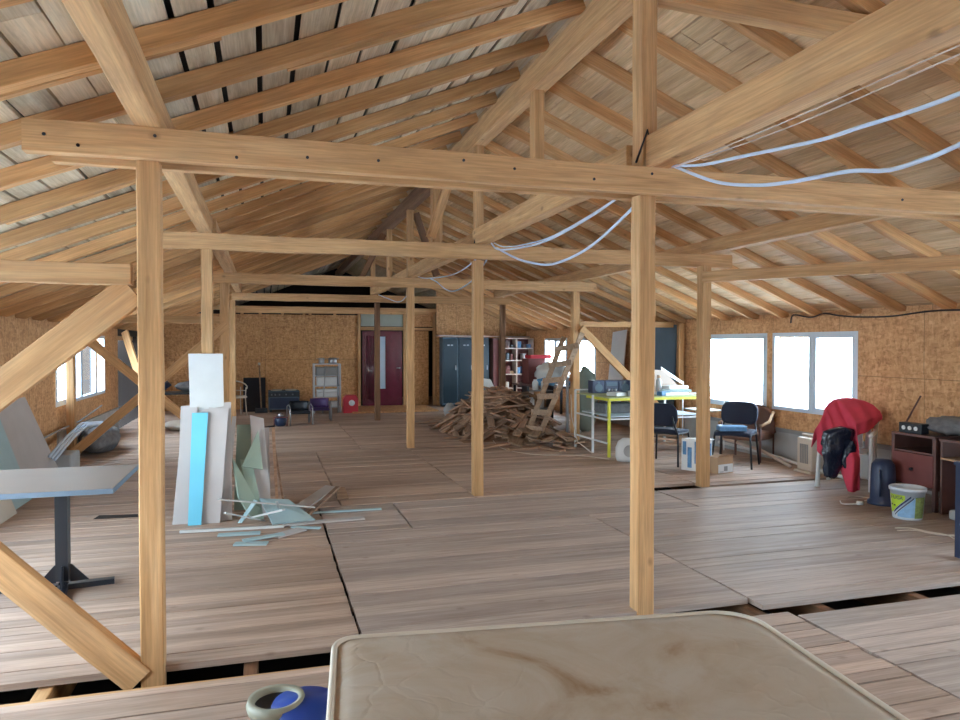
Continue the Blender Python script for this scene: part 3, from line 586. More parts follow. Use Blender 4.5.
# ------------------------------------------------------------------ square table on black pedestals
t = thing('pedestal_table', 'grey laminate table with black steel pedestal standing near the braced post', 'table', (-1.28, 5.28, 0))
b = MB(); b.box(-0.80, 0.385, -0.47, 0.46, 0.700, 0.730); b.build('tabletop', M['laminate'], t, bevel=0.003)
b = MB()
for (x0, x1, y0, y1) in ((-0.805, 0.39, -0.475, -0.468), (-0.805, 0.39, 0.458, 0.465), (0.383, 0.39, -0.47, 0.46)): b.box(x0, x1, y0, y1, 0.698, 0.729)
b.build('edge_band', M['edge'], t)
for px in (0.0, -0.62):
    b = MB(); b.box(px - 0.037, px + 0.037, -0.037, 0.037, 0.06, 0.69); b.box(px - 0.15, px + 0.15, -0.12, 0.12, 0.685, 0.70); ped = b.build('pedestal', M['black'], t)
    for a in range(4):
        m_ = Matrix.Translation((px, 0, 0)) @ Matrix.Rotation(R(90 * a + 8), 4, 'Z')
        b = MB(); b.box(0.03, 0.30, -0.03, 0.03, 0.0, 0.035, m_); b.hexa([m_ @ Vector(p) for p in ((0.04, -.006, .045), (0.15, -.006, .045), (0.15, .006, .045), (0.04, .006, .045), (0.04, -.006, .16), (0.05, -.006, .16), (0.05, .006, .16), (0.04, .006, .16))]); b.build('foot', M['black'], t)

# ------------------------------------------------------------------ plasterboard leaning on the slim post
G1 = 'plasterboard sheets leaning on the slim post'
def lean(name, xb0, xb1, yb, xt0, xt1, yt, zt, th, mat, label, cat='board', dz=0.0, zb=0.004):
    return slab(name, [(xb0, yb, zb), (xb1, yb, zb), (xt1, yt, zt), (xt0, yt, zt + dz)], -th, M[mat], label, cat, G1)
lean('plasterboard_sheet', -0.64, -0.36, 7.00, -0.68, -0.38, 7.125, 1.52, 0.012, 'gypw', 'tallest white plasterboard piece leaning on the slim post')
lean('plasterboard_sheet', -0.77, -0.30, 6.93, -0.745, -0.31, 7.09, 1.07, 0.012, 'gyp', 'wide grey plasterboard sheet behind the blue strip', dz=-0.03)
lean('plasterboard_sheet', -0.80, -0.62, 6.87, -0.72, -0.60, 7.06, 1.03, 0.012, 'gyp', 'grey plasterboard strip spreading out at the foot on the table side of the stack')
lean('plasterboard_sheet', -0.56, -0.40, 6.84, -0.50, -0.33, 7.03, 1.01, 0.012, 'gyp', 'grey plasterboard strip beside the blue strip, bright edge torn', dz=0.02)
lean('foam_strip', -0.665, -0.555, 6.80, -0.64, -0.505, 6.99, 0.985, 0.02, 'gypb', 'bright sky blue foam strip leaning in front of the plasterboard stack')
lean('plasterboard_sheet', -0.40, -0.345, 6.90, -0.30, -0.265, 7.14, 0.93, 0.012, 'gyp', 'narrow grey edge-on plasterboard strip against the slim post')
G1 = 'greenish and brown board offcuts standing beside the plasterboard stack'
lean('board_offcut', -0.30, -0.14, 7.30, -0.27, -0.14, 7.42, 0.82, 0.012, 'gypg', 'greenish board offcut standing upright behind the triangular one')
lean('board_offcut', -0.17, 0.04, 7.36, -0.13, 0.03, 7.46, 0.78, 0.010, 'gyp', 'greyish board offcut, last one behind the tall beige strip')
slab('board_offcut', [(-0.07, 7.02, 0.004), (0.05, 7.02, 0.004), (-0.02, 7.36, 0.88), (-0.15, 7.36, 0.92)], -0.012, M['gyp'], 'tall beige board strip with slanted top beside the green triangle', 'board', G1)
slab('board_offcut', [(-0.10, 6.88, 0.004), (-0.02, 6.88, 0.004), (-0.13, 7.16, 0.50), (-0.24, 7.16, 0.52)], -0.012, M['gypg'], 'narrow greenish strip slanting in front of the tall beige one', 'board', G1)
slab('board_offcut', [(-0.24, 6.86, 0.22), (-0.12, 6.86, 0.004), (-0.05, 6.90, 0.10), (-0.30, 7.10, 0.55)], -0.012, M['gypg'], 'broad dull green offcut leaning low at the foot of the pile', 'board', G1)
slab('board_offcut', [(-0.22, 7.10, 0.46), (-0.03, 7.12, 0.42), (-0.05, 7.20, 0.60), (-0.07, 7.26, 0.78)], -0.012, M['gypg'], 'small triangular green offcut propped between the taller strips', 'board', G1)
slab('board_offcut', [(0.09, 7.22, 0.004), (0.115, 7.22, 0.004), (0.085, 7.45, 0.78), (0.055, 7.45, 0.78)], -0.015, M['scrap'], 'thin brown wooden strip, outermost of the leaning offcuts', 'board', G1)
slab('board_offcut', [(0.16, 7.25, 0.004), (0.18, 7.25, 0.004), (0.09, 7.42, 0.60), (0.07, 7.42, 0.60)], -0.015, M['scrap'], 'stick-thin brown lath leaning beside the offcuts', 'board', G1)
G2 = 'plasterboard scraps on the floor by the stack'
def flat(x, y, L, wd, a, mat, z=0.004, tilt=0.0, t_=0.012, label='', nm='board_scrap'):
    m_ = Matrix.Translation((x, y, z)) @ Matrix.Rotation(R(a), 4, 'Z') @ Matrix.Rotation(-R(tilt), 4, 'Y')
    b = MB(); b.box(-L / 2, L / 2, -wd / 2, wd / 2, 0, t_, m_); return tag(b.build(nm, M[mat]), label, 'scrap', G2)
slab('board_scrap', [(-0.06, 6.95, 0.17), (0.05, 6.55, 0.02), (0.42, 6.62, 0.02), (0.20, 7.02, 0.13)], 0.012, M['gypp'], 'pale teal wide scrap in the middle of the floor pile', 'scrap', G2)
slab('board_scrap', [(0.16, 6.95, 0.02), (0.30, 6.90, 0.02), (0.74, 7.90, 0.05), (0.62, 7.98, 0.06)], 0.012, M['gyp'], 'long grey scrap board running away across the far side of the pile', 'scrap', G2)
slab('board_scrap', [(0.34, 6.80, 0.02), (0.38, 6.78, 0.02), (0.74, 7.62, 0.10), (0.70, 7.64, 0.10)], 0.02, M['scrap'], 'thin brown lath beside the long grey scrap board', 'scrap', G2)
slab('board_scrap', [(0.70, 7.50, 0.004), (0.82, 7.52, 0.004), (0.80, 7.75, 0.07), (0.72, 7.76, 0.07)], 0.015, M['scrap'], 'small brown block at the far tip of the pile', 'scrap', G2)
slab('board_scrap', [(-0.24, 6.78, 0.004), (-0.21, 6.76, 0.004), (-0.07, 6.74, 0.20), (-0.10, 6.76, 0.21)], 0.012, M['gypp'], 'bent pale teal strip standing up at the foot of the broad green offcut', 'scrap', G2)
flat(0.62, 6.96, 0.9, 0.04, -2, 'gypp', label='long thin pale strip lying across the floor pile')
flat(0.50, 6.60, 0.72, 0.09, 4, 'gyp', label='flat grey scrap at the edge of the floor pile')
flat(-0.28, 6.52, 0.85, 0.03, -4, 'gypw', label='long white strip lying in front of the blue foam strip', z=0.006, t_=0.02)
flat(-0.22, 6.36, 0.34, 0.08, -3, 'gypp', label='short pale teal strip in front of the long white one')
flat(-0.12, 6.02, 0.26, 0.09, -12, 'gypp', label='small pale teal scrap, nearest one to the floor gap')
flat(-0.02, 6.14, 0.34, 0.07, 22, 'gypp', label='pale scrap resting beside the nearest small one', z=0.018)
flat(0.18, 6.28, 0.30, 0.12, 38, 'gyp', label='short grey scrap slanting out of the pile towards the mattress')
flat(0.02, 6.62, 0.95, 0.022, 28, 'gypw', label='long white edging strip rising across the floor pile', z=0.19, tilt=-13, t_=0.012)
flat(0.0, 6.52, 0.62, 0.03, -62, 'gypw', label='white edging strip slanting down to the front of the pile', z=0.12, tilt=16, t_=0.015)
flat(-0.18, 6.60, 0.42, 0.025, 35, 'gypw', label='short bent white strip beside the broad green offcut', z=0.09, tilt=-20, t_=0.012)
flat(0.10, 6.70, 0.30, 0.02, 85, 'gypw', label='short white strip poking up from the floor pile', z=0.15, tilt=-25, t_=0.012)
flat(0.33, 6.42, 0.26, 0.05, -25, 'gypp', label='little pale wedge at the side of the floor pile')

# ------------------------------------------------------------------ wall side beyond the table
G1 = 'grey sheets against the wall beyond the table'
slab('wall_sheet', [(-2.42, 9.92, 0.0), (-2.42, 8.0, 0.0), (-2.672, 8.1, 0.98), (-2.672, 9.45, 1.0)], -0.012, M['gyp'], 'grey plasterboard sheet leaning on the wall beyond the table', 'board', G1)
slab('wall_sheet', [(-2.34, 8.45, 0.0), (-2.34, 7.2, 0.0), (-2.60, 7.2, 0.87), (-2.60, 8.35, 0.89)], -0.012, M['gypp'], 'pale teal sheet in front of the grey one leaning on the wall', 'board', G1)
slab('wall_sheet', [(-2.28, 7.78, 0.0), (-2.28, 6.9, 0.0), (-2.55, 6.9, 0.84), (-2.55, 7.70, 0.86)], -0.012, M['cream'], 'cream sheet edge seen just above the table corner', 'board', G1)
b = MB(); b.box(-2.62, -2.32, 10.0, 10.45, 0.0, 0.24); tag(b.build('cable_box', M['styro'], bevel=0.02), 'grey padded box on the floor under the conduit bundle by the window', 'box')
for k in range(3):
    b = MB(); b.tube([(-2.40 - k * 0.03, 9.6, 0.24 + k * .02), (-2.44 - k * 0.03, 10.2, 0.30 + k * .02), (-2.47 - k * 0.03, 10.8, 0.36 + k * .02), (-2.42 - k * .03, 11.3, 0.46 + k * .02), (-2.30 - k * .03, 12.0, 0.40 + k * .02)], 0.017, 8)
    tag(b.build('conduit', M['conduit'], smooth=True), ['lowest', 'middle', 'topmost'][k] + ' white conduit tube along the wall below the blue-lit windows', 'conduit', 'conduits by the blue-lit windows')
blob('grey_sack', (-2.38, 11.95, 0), 0.26, 0.65, 0.20, M['greycloth'], 'crumpled grey sack on the floor below the blue-lit windows', 'sack', seed=3)
b = MB(); b.tube([(-2.6, 9.6, 0.45), (-2.62, 10.6, 0.47), (-2.58, 11.6, 0.50), (-2.60, 13.2, 0.60)], 0.012, 6); tag(b.build('pipe', M['grey'], smooth=True), 'dark grey pipe running along the wall below the window', 'pipe')
# dark corner beyond the plasterboard
t = thing('work_table', 'dark low table covered with black sacks in the far corner', 'table', (-1.75, 15.9, 0))
b = MB(); b.box(-0.7, 0.7, -0.3, 0.3, 0.60, 0.64); b.build('tabletop', M['black'], t)
for x in (-.65, .65):
    for y in (-.26, .26): b = MB(); b.box(x - .025, x + .025, y - .025, y + .025, 0, .60); b.build('leg', M['black'], t)
blob('sack', (-2.15, 15.9, 0.64), 0.28, 0.22, 0.14, M['navy'], 'black sack heaped on the corner table, on the window side', 'sack', seed=5)
blob('sack', (-1.45, 15.9, 0.64), 0.32, 0.22, 0.11, M['greycloth'], 'dull grey sack heaped on the corner table, nearer the door', 'sack', seed=6)
blob('sack', (-1.5, 14.6, 0.0), 0.40, 0.3, 0.09, M['cream'], 'pale flat sack on the floor behind the plasterboard stack', 'sack', seed=8)

# ------------------------------------------------------------------ far end: rattan chair, panel, broom, cooker, shelf tower
t = thing('rattan_chair', 'pale rattan armchair beside the dark panel at the far wall', 'chair', (-0.62, 17.2, 0), R(25))
b = MB(); b.lathe([(0.20, .40), (0.22, .42), (0.20, .45), (0, .45)], 20, close=False); b.build('seat', M['cream'], t, smooth=True)
b = MB(); b.tube([(.22 * math.cos(a), .22 * math.sin(a), .68 + .1 * math.sin(a)) for a in [R(-40 + 26 * i) for i in range(11)]], 0.015, 8); b.tube([(.19 * math.cos(a), .19 * math.sin(a), .56) for a in [R(-30 + 24 * i) for i in range(11)]], 0.01, 8); b.build('backrest', M['cream'], t, smooth=True)
for a in (45, 135, 225, 315):
    b = MB(); b.tube([(.22 * math.cos(R(a)), .22 * math.sin(R(a)), 0), (.19 * math.cos(R(a)), .19 * math.sin(R(a)), .42), (.21 * math.cos(R(a)), .21 * math.sin(R(a)), .64)], 0.013, 8); b.build('leg', M['cream'], t, smooth=True)
slab('leaning_board', [(-0.52, 18.1, 0), (0.0, 18.1, 0), (0.0, 18.55, 0.80), (-0.52, 18.55, 0.80)], -0.04, M['black'], 'black panel leaning on the far wall behind the broom', 'panel')
t = thing('broom', 'broom with pale stick standing against the far wall', 'broom', (-0.10, 17.75, 0))
b = MB(); b.tube([(0, 0, 0.1), (-.05, .85, 1.12)], 0.016, 8); b.build('stick', M['ladder'], t, smooth=True)
b = MB(); b.box(-.14, .14, -.04, .04, 0, .11); b.build('brush', M['black'], t)
b = MB(); b.lathe([(0.03, 0), (0.03, .06), (0, .07)], 12, (-.05, .85, 1.10)); b.build('knob', M['cream'], t, smooth=True)
t = thing('cooker', 'old dark steel cooker with pale hob plates at the far wall', 'cooker', (0.42, 18.05, 0))
b = MB(); b.box(-.36, .36, -.28, .28, .06, .50); b.build('body', M['slate'], t, bevel=0.01)
b = MB(); b.box(-.36, .36, -.285, -.28, .36, .48); b.build('control_panel', M['black'], t)
b = MB(); b.box(-.33, .33, -.295, -.28, .09, .34); b.build('oven_door', M['navy'], t, bevel=0.004)
for x in (-.28, -.2, -.1, .05, .2): b = MB(); b.tube([(x, -.285, .42), (x, -.31, .42)], .018, 10); b.build('knob', M['chrome'], t, smooth=True)
for x in (-.17, .17): b = MB(); b.lathe([(.13, 0), (.13, .025), (0, .025)], 20, (x, 0, .50)); b.build('hob_plate', M['cream'], t)
for x in (-.3, .3): b = MB(); b.box(x - .03, x + .03, -.25, .25, 0, .06); b.build('foot', M['black'], t)
t = thing('shelf_tower', 'tall narrow grey metal shelf tower with white boxes against the far wall', 'shelf', (1.40, 17.5, 0))
for x in (-.30, .30):
    for y in (-.2, .2): b = MB(); b.box(x - .015, x + .015, y - .015, y + .015, 0, 1.16); b.build('post', M['chrome'], t)
for z in (.12, .36, .62, .86, 1.14): b = MB(); b.box(-.30, .30, -.2, .2, z, z + .02); b.build('shelf', M['chrome'], t)
b = MB(); b.tube([(-.12, -.26, 0), (-.05, -.26, 1.1), (.22, -.26, 1.1), (.24, -.26, 0)], 0.014, 8); b.build('front_frame', M['chrome'], t, smooth=True)
for k, (z, h) in enumerate(((.64, .20), (.38, .10), (.51, .07), (.14, .12))):
    b = MB(); b.box(1.16, 1.64, 17.34, 17.60, z if z != .51 else .485, (z if z != .51 else .485) + h)
    tag(b.build('white_box', M['white'], bevel=.005), ['big white panel box', 'lower white flat box', 'thin white box on top of another', 'white box on the lowest level'][k] + ' inside the far shelf tower', 'box', 'boxes in the far shelf tower')
b = MB(); b.box(1.14, 1.66, 17.33, 17.62, .881, 1.08); tag(b.build('grey_box', M['grey'], bevel=.01), 'grey box on the upper level of the far shelf tower', 'box', 'boxes in the far shelf tower')
for x, r_, lab in ((1.28, .07, 'small steel pot with lid on top of the far shelf tower'), (1.54, .10, 'wide steel pot on top of the far shelf tower')):
    t = thing('pot', lab, 'pot', (x, 17.5, 1.16), 0, 'pots on the shelf tower')
    b = MB(); b.lathe([(r_ * .9, 0), (r_, .02), (r_, .13), (r_ * .92, .135), (r_ * .9, .02), (0, .02)], 20); b.build('pot_body', M['chrome'], t, smooth=True)
    b = MB(); b.tube([(-r_, 0, .1), (-r_ - .04, 0, .12), (-r_, .03, .1)], .008, 6); b.tube([(r_, 0, .1), (r_ + .04, 0, .12), (r_, .03, .1)], .008, 6); b.build('handle', M['chrome'], t, smooth=True)
t = thing('hose_reel_box', 'bright red box with white round dial on the floor beside the burgundy door', 'box', (1.92, 17.2, 0))
b = MB(); b.prism([(-.17, 0), (.17, 0), (.17, .34), (.12, .42), (-.10, .42), (-.17, .34)], -.14, .14, Matrix(((1, 0, 0, 0), (0, 0, 1, 0), (0, 1, 0, 0), (0, 0, 0, 1)))); b.build('body', M['pinkred'], t, bevel=.01)
b = MB(); b.tube([(0.02, -.14, .24), (0.02, -.16, .24)], .07, 20); b.build('dial', M['white'], t, smooth=True)
def tub_chair(lab, x, y, rz, mat, cat='chair'):
    t = thing('small_chair', lab, cat, (x, y, 0), R(rz), 'small chairs in the far room')
    b = MB(); b.box(-.19, .19, -.18, .18, .22, .27); b.build('seat', mat, t, bevel=.02)
    b = MB(); b.grid(lambda u, v: Vector((.20 * math.sin(R(-70 + 140 * u)), .06 + .15 * math.cos(R(-70 + 140 * u)), .26 + .20 * v)), 10, 3); b.build('backrest', mat, t, smooth=True, solid=.02)
    for s_ in (-1, 1):
        b = MB(); b.tube([(s_ * .22, -.2, 0), (s_ * .22, -.18, .36), (s_ * .22, .0, .40), (s_ * .22, .18, .36), (s_ * .22, .2, 0)], .013, 8); b.build('side_frame', M['chrome'], t, smooth=True)
tub_chair('small purple chair with steel side frames, nearer the red box', 1.10, 15.6, 0, M['purple'])
tub_chair('small black chair with steel side frames, beside the purple one', 0.66, 14.95, 8, M['black'])
t = thing('floor_pump', 'dark round motor with steel cap on the floor beside the small black chair', 'motor', (0.28, 14.75, 0))
b = MB(); b.lathe([(.08, 0), (.11, .03), (.12, .12), (.09, .19), (0, .20)], 20); b.build('body', M['navy'], t, smooth=True)
b = MB(); b.lathe([(.05, .18), (.06, .22), (.03, .26), (0, .26)], 16); b.build('cap', M['chrome'], t, smooth=True)
b = MB(); b.tube([(-.12, -.1, .0), (-.13, -.1, .18), (.13, -.1, .18), (.12, -.1, .0)], .012, 8); b.build('carry_frame', M['maroon'], t, smooth=True)
b = MB(); b.tube([(0.16, 14.6, .015), (-0.1, 14.35, .015), (-.3, 14.5, .02), (-.45, 14.3, .015), (-.1, 14.15, .015), (-.5, 13.95, .015)], .018, 8); tag(b.build('hose', M['blackcable'], smooth=True), 'black hose snaking on the floor beside the round motor', 'hose')
slab('floor_board', [(1.95, 16.9, 0.001), (4.0, 16.9, 0.001), (4.0, 18.6, 0.001), (1.95, 18.6, 0.001)], 0.03, M['osbx'], 'pale board laid flat on the floor before the burgundy door', 'board')

# ------------------------------------------------------------------ lockers, bags, shelf unit
for k, x in enumerate((4.40, 4.83, 5.26)):
    t = thing('locker', ['dark steel locker nearest the doorway alcove', 'middle steel locker, slightly bluer than the first', 'steel locker beside the shelf unit, lit pale blue'][k], 'locker', (x, 18.2, 0), 0, 'steel lockers at the far wall')
    b = MB(); b.box(0, .415, -.02, .3, .05, 1.80); b.build('body', M['slate'], t)
    b = MB(); b.box(.02, .395, -.04, -.02, .09, 1.77); dd = b.build('door', M['locker'], t, bevel=.004)
    b = MB(); b.box(.13, .19, -.046, -.04, 1.58, 1.61); b.box(.22, .28, -.046, -.04, 1.58, 1.61); b.build('vent', M['white'], dd)
    b = MB(); b.box(.34, .36, -.06, -.04, .95, 1.07); b.build('handle', M['chrome'], dd)
    b = MB(); b.box(.01, .405, -.01, .28, 0, .05); b.build('plinth', M['black'], t)
slab('top_plank', [(4.28, 18.1, 1.83), (6.8, 18.1, 1.80), (6.8, 18.4, 1.80), (4.28, 18.4, 1.83)], 0.03, M['trimpale'], 'long pale plank laid across the tops of the lockers', 'plank')
t = thing('cabinet_side', 'tall brown cupboard standing between the lockers and the shelf unit', 'cupboard', (5.72, 18.1, 0))
b = MB(); b.box(0, .16, -.1, .35, 0, 1.78); b.build('body', M['brownc'], t)
b = MB(); b.box(.01, .15, -.115, -.1, .05, 1.74); b.build('door', M['maroon'], t)
t = thing('shelf_unit', 'maroon shelf unit with pale edges, full of papers and odds', 'shelf', (5.90, 17.85, 0))
b = MB(); b.box(0, .9, .36, .38, 0, 1.78); b.build('back', M['maroon'], t)
for x in (0, .42, .88): b = MB(); b.box(x, x + .025, 0, .36, 0, 1.78); b.build('upright', M['trimpale'], t)
for z in (.06, .45, .82, 1.18, 1.50, 1.76): b = MB(); b.box(.025, .88, 0.005, .36, z, z + .025); b.build('shelf', M['trimpale'], t)
k = 0
for z in (.475, .845, 1.205, 1.525):
    for cx in (.06, .18, .30, .50, .64, .78):
        if random.random() < .22: continue
        h = random.uniform(.05, .20); wd = random.uniform(.07, .11); mt_ = random.choice(['paper', 'black', 'brownc', 'cream', 'bluebox', 'maroon', 'card'])
        b = MB(); b.box(5.90 + cx - .01, 5.90 + cx + wd - .01, 17.95, 18.13, z, z + h)
        o = b.build('shelf_item', M[mt_], bevel=.004); nmz = {.475: 'lower', .845: 'middle', 1.205: 'upper', 1.525: 'top'}[z]
        side_ = 'beside the cupboard' if cx < .4 else 'on the window side'
        tag(o, '%s %s packet, %s shelf of the maroon unit, %s' % (('flat', 'low', 'tall')[min(2, int(h / .07))] + (' narrow' if wd < .09 else ' wide'), {'paper': 'paper', 'black': 'black', 'cream': 'cream', 'bluebox': 'blue', 'brownc': 'umber', 'maroon': 'maroon', 'card': 'tan'}[mt_], nmz, side_), 'packet', 'packets on the maroon shelves'); k += 1
blob('rubbish_bag', (4.28, 15.3, 0), 0.27, 0.22, 0.17, M['navygloss'], 'black rubbish bag on the floor in front of the lockers', 'bag', seed=11)
blob('cap_bag', (3.88, 15.35, 0), 0.13, 0.12, 0.16, M['styro'], 'small pale bag beside the black rubbish bag', 'bag', seed=12)
blob('grey_bag', (4.55, 14.9, 0), 0.24, 0.2, 0.13, M['greycloth'], 'grey bag slumped between the rubbish bag and the wood heap', 'bag', seed=13)
b = MB(); b.box(4.75, 5.15, 15.7, 16.0, 0, .62); tag(b.build('dark_crate', M['slate'], bevel=.01), 'dark crate standing behind the wood heap before the lockers', 'crate')
slab('leaning_card', [(4.74, 15.78, 0.622), (5.05, 15.78, 0.622), (5.0, 15.92, 0.80), (4.72, 15.92, 0.84)], 0.01, M['paper'], 'white card tilted on the dark crate behind the heap', 'card')

# ------------------------------------------------------------------ far table heaped with bags, under the far windows
t = thing('long_table', 'cluttered brown table under the far pair of windows', 'table', (6.0, 14.6, 0))
b = MB(); b.box(-.62, .62, -.9, .9, .70, .74); b.build('tabletop', M['brownc'], t)
for x in (-.57, .57):
    for y in (-.85, .85): b = MB(); b.box(x - .025, x + .025, y - .025, y + .025, 0, .70); b.build('leg', M['black'], t)
blob('plastic_sack', (5.95, 14.5, .74), .36, .40, .24, M['paper'], 'big white plastic sack on the table under the far windows', 'sack', seed=21, amp=.3)
blob('blue_bag', (5.62, 14.0, .74), .22, .18, .09, M['teal'], 'light blue crumpled bag at the edge of the far cluttered table', 'bag', seed=22, amp=.3)
blob('blue_bag', (6.2, 13.85, .74), .2, .12, .06, M['bluebox'], 'deeper blue bag behind the ladder on the far cluttered table', 'bag', seed=23, amp=.3)
b = MB(); b.box(5.55, 5.95, 14.9, 15.3, .742, 1.30); tag(b.build('carton', M['maroon'], bevel=.01), 'dark red carton standing at the back of the far cluttered table', 'carton')
b = MB(); b.box(5.6, 6.1, 14.88, 15.25, 1.302, 1.38); tag(b.build('pink_folder', M['pinkred'], bevel=.01), 'pinkish red folder stack on top of the dark red carton', 'folder')
blob('brown_bag', (5.1, 13.6, 0), .42, .35, .30, M['sawdust'], 'brown sack slumped behind the wood heap under the far table', 'sack', seed=25)
blob('brown_bag', (4.75, 13.8, 0), .30, .3, .33, M['card'], 'tan sack standing behind the wood heap, nearer the lockers', 'sack', seed=26)
b = MB(); b.box(4.4, 5.1, 14.2, 14.5, 0, .50); tag(b.build('cardboard_box', M['card']), 'long low cardboard box behind the wood heap', 'box')
slab('leaning_tabletop', [(4.93, 11.35, 0.0), (5.08, 11.75, 0.0), (5.10, 11.78, 1.04), (4.95, 11.38, 1.04)], 0.03, M['grey'], 'dark upright tabletop standing behind the ladder post', 'board')
t = thing('shelf_rack', 'small dark rack with white jars behind the ladder', 'rack', (5.0, 12.9, 0))
for z in (.05, .38, .72): b = MB(); b.box(-.25, .25, -.15, .15, z, z + .02); b.build('shelf', M['grey'], t)
for x in (-.25, .25): b = MB(); b.box(x - .015, x + .015, -.15, .15, 0, .82); b.build('side_panel', M['black'], t)
for i, (x, z) in enumerate(((4.62, .40), (4.82, .40), (4.70, .74), (4.88, .74))):
    b = MB(); b.lathe([(.05, 0), (.06, .02), (.06, .15), (.035, .18), (.035, .20), (0, .20)], 14, (x + .25, 12.9, z)); tag(b.build('jar', M['white'], smooth=True), ['white jar on the middle level of the dark rack, next to the heap', 'white jar on the middle level of the dark rack, next to the upright tabletop', 'white jar on top of the dark rack, next to the heap', 'white jar on top of the dark rack, next to the upright tabletop'][i], 'jar', 'white jars behind the ladder')

# ------------------------------------------------------------------ heap of offcuts and the ladder
b = MB()
def hz(x, y):
    u_, v_ = (x - 4.12) / 1.0, (y - 12.7) / 1.36
    return max(0.0, 0.70 * (1 - u_ * u_ - v_ * v_))
b.grid(lambda u, v: Vector((3.1 + 2.05 * u, 11.3 + 2.8 * v, max(0.002, hz(3.1 + 2.05 * u, 11.3 + 2.8 * v) * 0.86 - 0.01))), 24, 24)
o = b.build('wood_chips', M['sawdust'], loc=(0, 0, 0), smooth=True); tag(o, 'bark and chips filling the inside of the wood heap', 'chips', kind='stuff')
rs = random.Random(3)
for i in range(160):
    for _ in range(30):
        x, y = rs.uniform(3.1, 5.1), rs.uniform(11.3, 14.1)
        if hz(x, y) > 0.01 or rs.random() < .08: break
    L = rs.uniform(.28, .95); a = rs.gauss(0.25, 0.9); e = 0.05
    gx, gy = (hz(x + e, y) - hz(x - e, y)) / (2 * e), (hz(x, y + e) - hz(x, y - e)) / (2 * e)
    dx, dy = math.cos(a), math.sin(a); sl = max(-.55, min(.55, gx * dx + gy * dy + rs.gauss(0, .13)))
    z = hz(x, y) + rs.uniform(.02, .06)
    hx = L / 2 * sl
    z = max(z, abs(hx) * 0.9 + .02) if z < .1 else z
    th = rs.choice([.018, .022, .03]); wd = rs.uniform(.06, .16)
    timber('wood_offcut', (x - dx * L / 2, y - dy * L / 2, z - hx), (x + dx * L / 2, y + dy * L / 2, z + hx), wd, th, 'rough brown offcut lying in the wood heap at the foot of the ladder', 'offcut', 'scrap', 'offcuts in the wood heap', roll=rs.gauss(0, .25), cuts=2, kind=None)
for i, (x, y, a, L, lab) in enumerate(((4.15, 10.15, 1.9, .5, 'short offcut lying on the floor in front of the ladder feet'), (4.45, 10.35, 1.7, .45, 'short pale offcut on the floor beyond the ladder, towards its post'), (3.45, 10.75, .5, .6, 'flat offcut on the floor beside the mid-room post'), (3.85, 10.35, .2, .7, 'dark flat offcut lying nearest the mid-room post'))):
    timber('floor_offcut', (x - math.cos(a) * L / 2, y - math.sin(a) * L / 2, .02), (x + math.cos(a) * L / 2, y + math.sin(a) * L / 2, .02), .14, .03, lab, 'offcut', 'scrap', cuts=2, kind=None)
for i in range(30):
    x = 3.75 + .95 * rs.random(); y = 10.95 - .62 * (x - 3.75) + rs.uniform(-.18, .55); a = rs.gauss(1.25, .35); L = rs.uniform(.25, .5); z = .04 + rs.random() * .16; hx = rs.uniform(-.02, .05)
    timber('wood_offcut', (x - math.cos(a) * L / 2, y - math.sin(a) * L / 2, max(.016, z - hx)), (x + math.cos(a) * L / 2, y + math.sin(a) * L / 2, z + hx), rs.uniform(.10, .17), .025, 'broad pale offcut in the low spread of wood in front of the ladder feet', 'offcut', 'ladder', 'offcuts in the wood heap', roll=rs.gauss(0, .15), cuts=2, kind=None)
t = thing('ladder', 'home-made grey wooden ladder leaning on its post beside the wood heap', 'ladder', (4.30, 11.2, 0))
LB = [Vector((4.19, 11.40, 0)), Vector((4.25, 11.02, 0))]; LT = [Vector((4.82, 11.22, 1.74)), Vector((5.00, 10.88, 1.80))]
O = Vector((4.30, 11.2, 0))
for i in range(2): b = MB(); b.bar(LB[i] - O, LT[i] - O, .035, .085); b.build('rail', M['ladder'], t)
for k in range(6):
    f_ = .12 + .152 * k; a, c_ = LB[0].lerp(LT[0], f_) - O, LB[1].lerp(LT[1], f_) - O
    dv = (c_ - a).normalized() * .07; b = MB(); b.bar(a - dv + Vector((-.03, -.02, 0)), c_ + dv + Vector((-.03, -.02, 0)), .03, .09); b.build('rung', M['ladder'], t)

# ------------------------------------------------------------------ yellow work bench with stereo and papers
t = thing('work_bench', 'yellow and white steel bench heaped with papers and a stereo', 'bench', (5.4, 9.9, 0))
b = MB(); b.box(-.72, .85, -.62, .48, .835, .850); b.build('bench_top', M['bench'], t)
b = MB(); b.bar((-.72, -.62, .82), (.85, -.62, .82), .03, .035); b.bar((-.72, -.62, .82), (-.72, .1, .82), .03, .035); b.build('yellow_rail', M['yellow'], t)
b = MB(); b.box(-.735, -.70, -.64, -.605, 0, .80); b.build('leg', M['yellow'], t)
for (x, y, z1) in ((-.745, -.15, .86), (-.745, .48, .90), (.83, -.60, .83), (.83, .46, .83)): b = MB(); b.box(x - .014, x + .014, y - .014, y + .014, 0, z1); b.build('leg', M['white'], t)
b = MB()
for z in (.20, .54): b.bar((-.745, -.62, z), (-.745, .48, z), .022, .022)
b.bar((-.745, -.62, .54), (.83, -.62, .54), .02, .02); b.bar((-.745, .48, .90), (-.3, .48, .90), .02, .02); b.build('side_rails', M['white'], t)
b = MB(); b.box(-.66, .80, -.55, .42, .56, .575); b.build('lower_shelf', M['bucket'], t)
b = MB(); b.tube([(-.9, .3, .84), (-.93, .2, .5), (-.92, .0, .15), (-.80, -.25, .012)], .008, 6); b.build('power_cord', M['cream'], t, smooth=True)
t = thing('speaker', 'navy stereo speaker at the ladder end of the bench', 'speaker', (4.95, 10.25, .851), 0, 'stereo set on the bench')
